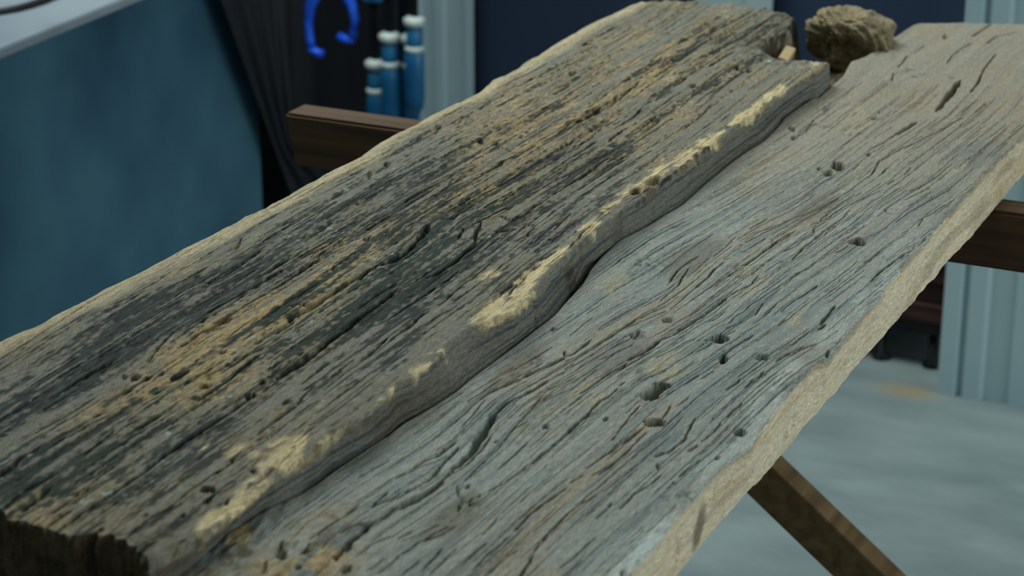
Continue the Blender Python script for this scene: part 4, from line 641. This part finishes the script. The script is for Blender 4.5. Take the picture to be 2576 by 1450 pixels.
    for hy, hz, ry, rz, dp in SIDE_HOLES:
        q = ((yy - hy - (zz - hz) * 0.4) / ry) ** 2 + ((zz - hz) / rz) ** 2
        DF = np.maximum(DF, dp * np.clip(1.3 - q, 0, 1) ** 0.6)
    xx = xx + (sg * 0.0004 + sm * 0.0005) * sst(0, 0.06, k) - DF
    low = sst(0.80, 1.0, k); xx -= low * 0.0016 * (0.5 + 0.5 * vn(yy * 70, zz * 60, 176))
    Pr = np.stack([xx, yy, zz], -1)
    cs = np.zeros(Pr.shape); cs[:] = srgb(204, 193, 168)
    cs = mixc(cs, (182, 163, 130), 0.6 * sst(-0.1, 0.5, sg + 0.4 * sm))
    cs = mixc(cs, (204, 192, 164), 0.6 * sst(0.1, 0.6, -sg + 0.3 * sm))
    cs = mixc(cs, (150, 134, 110), 0.7 * (1 - sst(0.06, 0.2, k + 0.10 * sm)) * sst(-0.3, 0.3, vn(yy * 22, zz * 40, 177)))
    cs = mixc(cs, (140, 128, 108), 0.5 * sst(0.2, 0.6, fbm(yy * 9, zz * 70, 178, 2)))
    cs = mixc(cs, (186, 166, 126), 0.5 * sst(0.3, 0.6, fbm(yy * 40, zz * 160, 179, 2)) * sst(0.45, 0.7, k))
    leaf = ((yy - 1.188 - (zz - 0.742) * 0.5) / 0.011) ** 2 + ((zz - 0.743) / 0.014) ** 2
    cs = mixc(cs, (104, 92, 78), 0.8 * np.clip(1.4 - leaf, 0, 1))
    cs[:, 0] = CC[:, -1]; w6 = (1 - sst(0, 0.05, k + 0.04 * vn(yy * 90, zz * 200, 180)))[..., None]
    cs = cs * (1 - w6) + CC[:, -1:, :] * w6
    capn = end_cap(top[0], CC[0], None, ZB, 10, -1, 0.002, 181, (120, 108, 84))
    capf = end_cap(top[-1], CC[-1], None, ZB, 10, 1, 0.002, 183, (132, 120, 96))
    bot = np.stack([Pl[:, 0], Pr[:, -1]], 1)
    cb = np.zeros(bot.shape); cb[:] = srgb(120, 108, 84)
    g = lambda P: np.stack([P[..., 2], P[..., 1], P[..., 0]], -1)
    return build_mesh('weathered_plank', [(top, CC, Gt, False), (Pl, cl, g(Pl), False), (Pr, cs, g(Pr), False),
                      (capn[0], capn[1], capn[2], True), (capf[0], capf[1], capf[2], False), (bot, cb, g(bot), True)], M['plank'])

plank_a = thick_plank()
tag(plank_a, 'thicker dark grey and tan weathered plank with cracked furrowed top and rotten end', 'plank')
plank_b = thin_plank()
tag(plank_b, 'thinner pale grey weathered plank with worm holes and a fresh sawn tan side', 'plank')

def rot_lump(name, cx, cy, cz, rx, ry, rz, seed, cavity, base, parent):
    bm = bmesh.new()
    bmesh.ops.create_icosphere(bm, subdivisions=6, radius=1.0)
    co = np.array([v.co[:] for v in bm.verts])
    n = co / np.linalg.norm(co, axis=1)[:, None]
    sq = np.sign(n) * np.abs(n) ** 0.75
    f = 1 + 0.22 * fbm(n[:, 0] * 2 + n[:, 2] * 1.3, n[:, 1] * 2 + n[:, 2], seed, 2) + 0.12 * fbm(n[:, 0] * 8 + n[:, 2] * 5, n[:, 1] * 8, seed + 3, 3)
    for d, w, a in cavity:
        d = np.array(d) / np.linalg.norm(d)
        g = np.exp(-((1 - n @ d) / w) ** 2); f = f - a * g
    P = sq * f[:, None] * np.array([rx, ry, rz]) + np.array([cx, cy, cz])
    for v, p in zip(bm.verts, P): v.co = p
    me = bpy.data.meshes.new(name); bm.to_mesh(me); bm.free()
    c = np.zeros(P.shape); c[:] = srgb(*base)
    c = mixc(c, (108, 100, 84), 0.7 * sst(-0.1, 0.5, fbm(P[:, 0] * 90, P[:, 2] * 120, seed + 5, 3)))
    c = mixc(c, (70, 62, 50), 0.6 * sst(0.1, 0.6, fbm(P[:, 0] * 120, P[:, 2] * 120, seed + 7, 2)))
    ca = me.attributes.new('Col', 'FLOAT_COLOR', 'POINT'); ca.data.foreach_set('color', np.concatenate([c, np.ones((len(c), 1))], 1).astype(np.float32).ravel())
    ga = me.attributes.new('grain', 'FLOAT_VECTOR', 'POINT'); ga.data.foreach_set('vector', (P * np.array([0.4, 1, 0.4])).astype(np.float32).ravel())
    o = link(name, me, M['plank'], parent, True)
    return o
lump = rot_lump('broken_end', -0.688, 2.335, 0.776, 0.052, 0.040, 0.035, 7,
                [((-0.55, -0.75, -0.25), 0.36, 0.50), ((0.25, -0.85, -0.55), 0.26, 0.55), ((-0.75, -0.5, 0.5), 0.10, 0.25)], (146, 134, 106), plank_a)
lump['label'] = 'knobbly hollowed stump of rotten wood at the broken end'
bm = bmesh.new(); add_box(bm, -0.006, 0.006, -0.018, 0.018, -0.006, 0.006, 0.002)
spl = from_bm('splinter', bm, noise_mat('fresh_splinter', (168, 150, 112), (190, 170, 130), (60, 20, 60), 3), plank_a)
spl.location = (-0.733, 2.245, 0.772); spl.rotation_euler = (0.15, 0.25, 0.12); spl['label'] = 'clean tan splinter'

# ------------------------------------------------------------------ trestles under the planks
def beam(name, a, b, w, h, mat, parent, updir=(0, 1, 0), bevel=0.003):
    """rectangular bar from a to b; w across updir x axis, h along updir"""
    a, b = Vector(a), Vector(b); d = (b - a); L = d.length; d.normalize()
    up = Vector(updir); up = (up - d * up.dot(d)).normalized(); s = d.cross(up)
    bm = bmesh.new(); add_box(bm, -L / 2, L / 2, -w / 2, w / 2, -h / 2, h / 2, bevel)
    R = Matrix((d, s, up)).transposed().to_4x4()
    o = from_bm(name, bm, mat, parent)
    o.matrix_local = Matrix.Translation((a + b) / 2) @ R
    return o

def trestle():
    t = empty('trestle')
    bm = bmesh.new(); add_box(bm, -0.50, 0.50, -0.021, 0.021, -0.058, 0.0, 0.0)
    for v in bm.verts:                                        # end of the bar is cut back below
        if v.co.x < 0 and v.co.z < -0.03: v.co.x += 0.010
    bmesh.ops.bevel(bm, geom=list(bm.edges), offset=0.003, segments=2, affect='EDGES')
    o = from_bm('crossbar', bm, M['walnut'], t); o.location = (0, 0, ZB)
    for x in (-0.30, -0.12):
        beam('post', (x, 0.0, 0.045), (x, 0.0, ZB - 0.056), 0.042, 0.042, M['walnut'], t)
        beam('foot', (x, -0.24, 0.0225), (x, 0.24, 0.0225), 0.05, 0.045, M['walnut'], t, (0, 0, 1))
    beam('brace', (-0.36, 0.039, 0.690), (0.502, 0.039, 0.024), 0.046, 0.032, M['brace'], t, (0, 1, 0))
    return t

def copy_tree(o, parent=None):
    c = o.copy(); COL.objects.link(c); c.parent = parent
    for ch in list(o.children): copy_tree(ch, c)
    return c
t0 = trestle()
t0.location = (-0.70, 1.972, 0)
tag(t0, 'brown wooden trestle whose bar end sticks out beside the furrowed plank, with slanting tan brace', 'trestle', 'trestles carrying the planks')
t1 = copy_tree(t0)
t1.location = (-0.70, 1.03, 0)
t1['label'] = 'brown wooden trestle hidden under the rotten end of the thicker plank'

# ------------------------------------------------------------------ workbench along the left
wb = empty('workbench', (-2.25, 2.1, 0))
def part(name, b, mat, parent, bevel=0.0):
    L = parent.location
    return box(name, b[0] - L.x, b[1] - L.x, b[2] - L.y, b[3] - L.y, b[4] - L.z, b[5] - L.z, mat, parent, bevel)
part('front_panel', (-1.965, -1.945, 1.15, 3.08, 0.0, 0.617), M['slate'], wb)
part('end_panel', (-2.62, -1.966, 3.06, 3.08, 0.0, 0.617), M['slate'], wb)
part('end_panel', (-2.62, -1.966, 1.15, 1.17, 0.0, 0.617), M['slate'], wb)
bm = bmesh.new()
add_box(bm, -2.66, -1.90, 1.10, 3.08, 0.6175, 0.632, 0.0)
for v in bm.verts:
    if v.co.x > -2.0: v.co.x = -1.892 - (v.co.y - 2.341) * 0.070
    v.co -= Vector((-2.25, 2.1, 0))
bmesh.ops.bevel(bm, geom=list(bm.edges), offset=0.002, segments=2, affect='EDGES')
from_bm('worktop', bm, M['top'], wb)
tag(wb, 'workbench with pale grey worktop and mottled slate blue front panel', 'workbench')
loop = []
for k in range(24):
    a = 2 * math.pi * k / 24
    loop.append((-2.06 + 0.055 * math.cos(a) - 0.02 * math.sin(a), 2.62 + 0.13 * math.sin(a), 0.6370 + 0.0005 * math.cos(2 * a)))
tag(tube('cable_loop', loop, 0.0055, M['rubber'], None, 8, True), 'black cable loop lying on the pale worktop', 'cable')

# ------------------------------------------------------------------ dark tarpaulin hanging at the end of the bench
nr, nc = 50, 160
k = np.linspace(0, 1, nc)[None, :]; r = np.linspace(0, 1, nr)[:, None]
zt = 1.02 - r * 1.015
path = np.clip(k * 1.0, 0, 1)
y_in = 2.70 + (1.02 - zt) * 0.50                              # slanting free edge
tt_ = [0.40, 0.46, 0.60, 0.80, 0.88, 1.0]
px_ = np.interp(path, [0] + tt_, [-1.908, -1.908, -1.96, -2.33, -2.36, -2.28, -2.085])
py_ = np.interp(path, tt_, [3.125, 3.14, 3.22, 3.72, 3.83, 3.845])
fold = 0.008 * np.sin(k * 62 + 0.8 * np.sin(k * 9)) + 0.005 * np.sin(k * 113 + 1.0 + r * 1.5)
xb = px_ + fold * (0.4 + 0.6 * r) * sst(0.02, 0.1, k)
hem = 0.17 * sst(0.30, 0.18, zt)                              # the hem spreads out near the floor
yb = np.where(path < 0.40, y_in + (3.125 + hem - y_in) * path / 0.40, py_ + hem * (1 - sst(0.40, 0.55, path)))
P = np.stack([xb, yb + 0 * zt, zt + 0 * k], -1).reshape(-1, 3)
me = bpy.data.meshes.new('tarpaulin'); me.from_pydata(P.tolist(), [], grid_faces(nr, nc).tolist()); me.update()
tp = link('tarpaulin', me, M['tarp'], None, True)
so = tp.modifiers.new('thick', 'SOLIDIFY'); so.thickness = 0.002
tag(tp, 'dark grey tarpaulin hanging in slanting folds beside the workbench', 'tarpaulin')

# ------------------------------------------------------------------ pale steel cladding sheets
def ribbed(name, x0, prof, y, z0, z1, label, cat='metal sheet', group=None):
    """prof: list of (dx, dy); folded sheet standing upright"""
    t = 0.0025
    front = [(x0 + dx, y + dy) for dx, dy in prof]; back = [(a, b + t) for a, b in front]
    bm = bmesh.new()
    lo = [bm.verts.new((a, b, z0)) for a, b in front]; hi = [bm.verts.new((a, b, z1)) for a, b in front]
    lo2 = [bm.verts.new((a, b, z0)) for a, b in back]; hi2 = [bm.verts.new((a, b, z1)) for a, b in back]
    for i in range(len(front) - 1):
        bm.faces.new((lo[i], lo[i + 1], hi[i + 1], hi[i])); bm.faces.new((lo2[i + 1], lo2[i], hi2[i], hi2[i + 1]))
        bm.faces.new((hi[i], hi[i + 1], hi2[i + 1], hi2[i])); bm.faces.new((lo[i + 1], lo[i], lo2[i], lo2[i + 1]))
    bm.faces.new((lo[0], hi[0], hi2[0], lo2[0])); bm.faces.new((lo[-1], lo2[-1], hi2[-1], hi[-1]))
    bmesh.ops.recalc_face_normals(bm, faces=bm.faces)
    o = from_bm(name, bm, M['sheet'])
    tag(o, label, cat, group); return o
prof = [(0.0, 0.014), (0.0, 0.0), (0.026, 0.0), (0.030, 0.010), (0.036, 0.010), (0.040, 0.002), (0.066, 0.002), (0.072, 0.009), (0.110, 0.009), (0.117, 0.001), (0.190, 0.001), (0.197, 0.010), (0.204, 0.010), (0.210, 0.001), (0.282, 0.001), (0.289, 0.010), (0.296, 0.010), (0.302, 0.001), (0.40, 0.001)]
ribbed('ribbed_sheet', -0.762, prof, 3.178, 0.0, 1.9, 'wide pale grey ribbed steel sheet standing on the floor by the dark timber stack')
prof2 = [(0.0, 0.010), (0.0, 0.0), (0.020, 0.0), (0.026, 0.008), (0.050, 0.008), (0.056, 0.0), (0.074, 0.0), (0.080, 0.006), (0.118, 0.006), (0.124, 0.0), (0.144, 0.0), (0.144, 0.010)]
ribbed('ribbed_sheet', -2.065, prof2, 3.86, 0.0, 1.9, 'narrow pale grey steel strip behind the hanging blue clamps')
prof3 = [(0.0, 0.010), (0.0, 0.0), (0.05, 0.0), (0.056, 0.008), (0.10, 0.008), (0.106, 0.0), (0.156, 0.0), (0.156, 0.010)]
ribbed('ribbed_sheet', -1.448, prof3, 3.86, 0.0, 1.9, 'pale steel strip against the navy wall behind the broken end of the plank')

# ------------------------------------------------------------------ timber stack on a low rack, behind the ribbed sheet
rk = empty('timber_rack', (-1.0, 3.4, 0))
for y in (3.27, 3.52):
    part('rail', (-1.45, -0.74, y, y + 0.03, 0.060, 0.078), M['steel'], rk)
for x in (-1.40, -0.885, -0.80):
    for y in (3.285, 3.535):
        lathe('leg', [(0.016, 0.0), (0.016, 0.006), (0.007, 0.012), (0.007, 0.061)], (x + 1.0, y - 3.4, 0.0), M['steel'], rk, 12)
tag(rk, 'low black steel rack with thin legs under the dark boards', 'rack')
rnd = random.Random(4)
names = ['lowest', 'second from the bottom', 'third from the bottom', 'fourth from the bottom', 'topmost']
for i in range(5):
    z = 0.0785 + i * 0.034
    o = box('stacked_board', -1.62 - rnd.uniform(0, 0.04), -0.70 + rnd.uniform(0, 0.03), 3.262 + rnd.uniform(0, 0.02), 3.56, z, z + 0.033 - rnd.uniform(0, 0.003), M['darkwood'], None, 0.003)
    tag(o, 'dark red brown board, %s of the stack on the low rack' % names[i], 'board', 'dark boards stacked on the rack')

# ------------------------------------------------------------------ clamps hanging on a rail
rail = box('clamp_rail', -2.165, -1.80, 3.665, 3.69, 0.86, 0.90, M['steel'])
bm = None
for x in (-2.02, -1.85):
    b = box('bracket', x - 0.012, x + 0.012, 3.69, 3.90, 0.868, 0.892, M['steel'], rail)
tag(rail, 'black steel rail on brackets that the clamps hang from', 'rail')

def bar_clamp(x, y, zt, label, hlen=0.155):
    """blue handle standing below a steel bar"""
    t = empty('bar_clamp', (x, y, zt))
    box('bar', -0.008, 0.008, -0.003, 0.003, 0.0, 0.895 - zt, M['steel'], t, 0.001)
    box('hook', -0.010, 0.010, -0.004, 3.676 - y, 0.895 - zt, 0.903 - zt, M['steel'], t, 0.001)
    lathe('collar', [(0.012, -0.004), (0.020, 0.0), (0.021, 0.012), (0.014, 0.016)], (0, 0, -0.010), M['cap'], t)
    h = lathe('handle', [(0.010, 0.0), (0.016, -0.006), (0.016, -0.040), (0.013, -0.046), (0.0175, -0.052), (0.0185, -0.075), (0.0185, -hlen + 0.03), (0.016, -hlen + 0.008), (0.010, -hlen)], (0, 0, -0.012), M['teal'], t)
    lathe('ring', [(0.0165, 0.003), (0.019, 0.0), (0.019, -0.006), (0.0165, -0.009)], (0, 0, -0.054), M['cap'], h)
    tag(t, label, 'clamp', 'bar clamps with blue handles on the rail')
    return t
low_clamp = bar_clamp(-2.034, 3.655, 0.286, 'blue handled bar clamp hanging lowest of the row')
box('slide_jaw', -0.020, 0.016, -0.010, 0.008, 0.122, 0.134, M['teal'], low_clamp, 0.002)
bar_clamp(-1.978, 3.612, 0.356, 'blue handled bar clamp with pale worn grip, next to the lowest one', 0.17)
bar_clamp(-1.955, 3.656, 0.345, 'blue handled bar clamp between two others on the rail', 0.16)
bar_clamp(-1.919, 3.604, 0.395, 'blue handled bar clamp hanging highest of the row, by the steel strip', 0.17)

def spring_clamp(loc):
    t = empty('spring_clamp', loc)
    def arm(sgn, pts, rad, nm):
        return tube(nm, [(sgn * a, 0.012 * sgn, b) for a, b in pts], rad, M['cobalt'], t, 10)
    arm(-1, [(-0.014, 0.16), (-0.004, 0.08), (0.006, 0.035), (0.024, 0.005), (0.041, -0.025), (0.046, -0.06), (0.044, -0.095), (0.040, -0.108)], [0.009, 0.011, 0.014, 0.0125, 0.010, 0.008, 0.008, 0.008], 'arm')
    arm(1, [(-0.014, 0.16), (-0.004, 0.08), (0.006, 0.035), (0.022, 0.010), (0.038, -0.018), (0.046, -0.05), (0.042, -0.078), (0.034, -0.088)], [0.009, 0.011, 0.015, 0.0135, 0.011, 0.0085, 0.009, 0.008], 'arm')
    tube('jaw_pad', [(-0.044, -0.012, -0.112), (-0.030, -0.012, -0.118), (-0.016, -0.012, -0.120)], 0.0085, M['cobalt'], t, 10)
    tube('jaw_pad', [(0.040, 0.012, -0.090), (0.024, 0.012, -0.092), (0.008, 0.012, -0.086)], 0.0085, M['cobalt'], t, 10)
    tube('pivot', [(0, -0.026, 0.050), (0, 0.026, 0.050)], 0.008, M['steel'], t, 12)
    box('hook', -0.004, 0.004, -0.003, 0.003, 0.048, 0.905 - loc[2], M['steel'], t)
    box('hook', -0.004, 0.004, -0.003, 3.678 - loc[1], 0.901 - loc[2], 0.906 - loc[2], M['steel'], t)
    tag(t, 'bright cobalt blue spring clamp with open curved jaws', 'clamp')
    return t
spring_clamp((-2.128, 3.652, 0.414))
# ------------------------------------------------------------------ small bits lying on the planks
def straw(pts, r, label, mat='straw', cat='straw', name='straw_bit', group='straw bits on the pale plank'):
    tag(tube(name, pts, r, M[mat], None, 5), label, cat, group)
for pts, lab in STRAWS:
    straw([Vector(p) for p in pts], 0.0006, lab)
tag(tube('bark_chip', [(-0.7945, 1.1330, 0.8005), (-0.7945, 1.1390, 0.8015), (-0.7935, 1.1460, 0.8018), (-0.7925, 1.1520, 0.8010)], [0.0012, 0.0020, 0.0017, 0.0010], M['char'], None, 7), 'small dark bark chip lying on the tan part of the furrowed plank', 'chip')

# ------------------------------------------------------------------ ceiling luminaire body (its light is set at the top)
lum = box('ceiling_lamp', -2.40, -1.10, 1.20, 3.70, 2.90, 2.999, M['glow'], None, 0.01)
tag(lum, 'long white ceiling luminaire above the workbench and the planks', 'lamp')
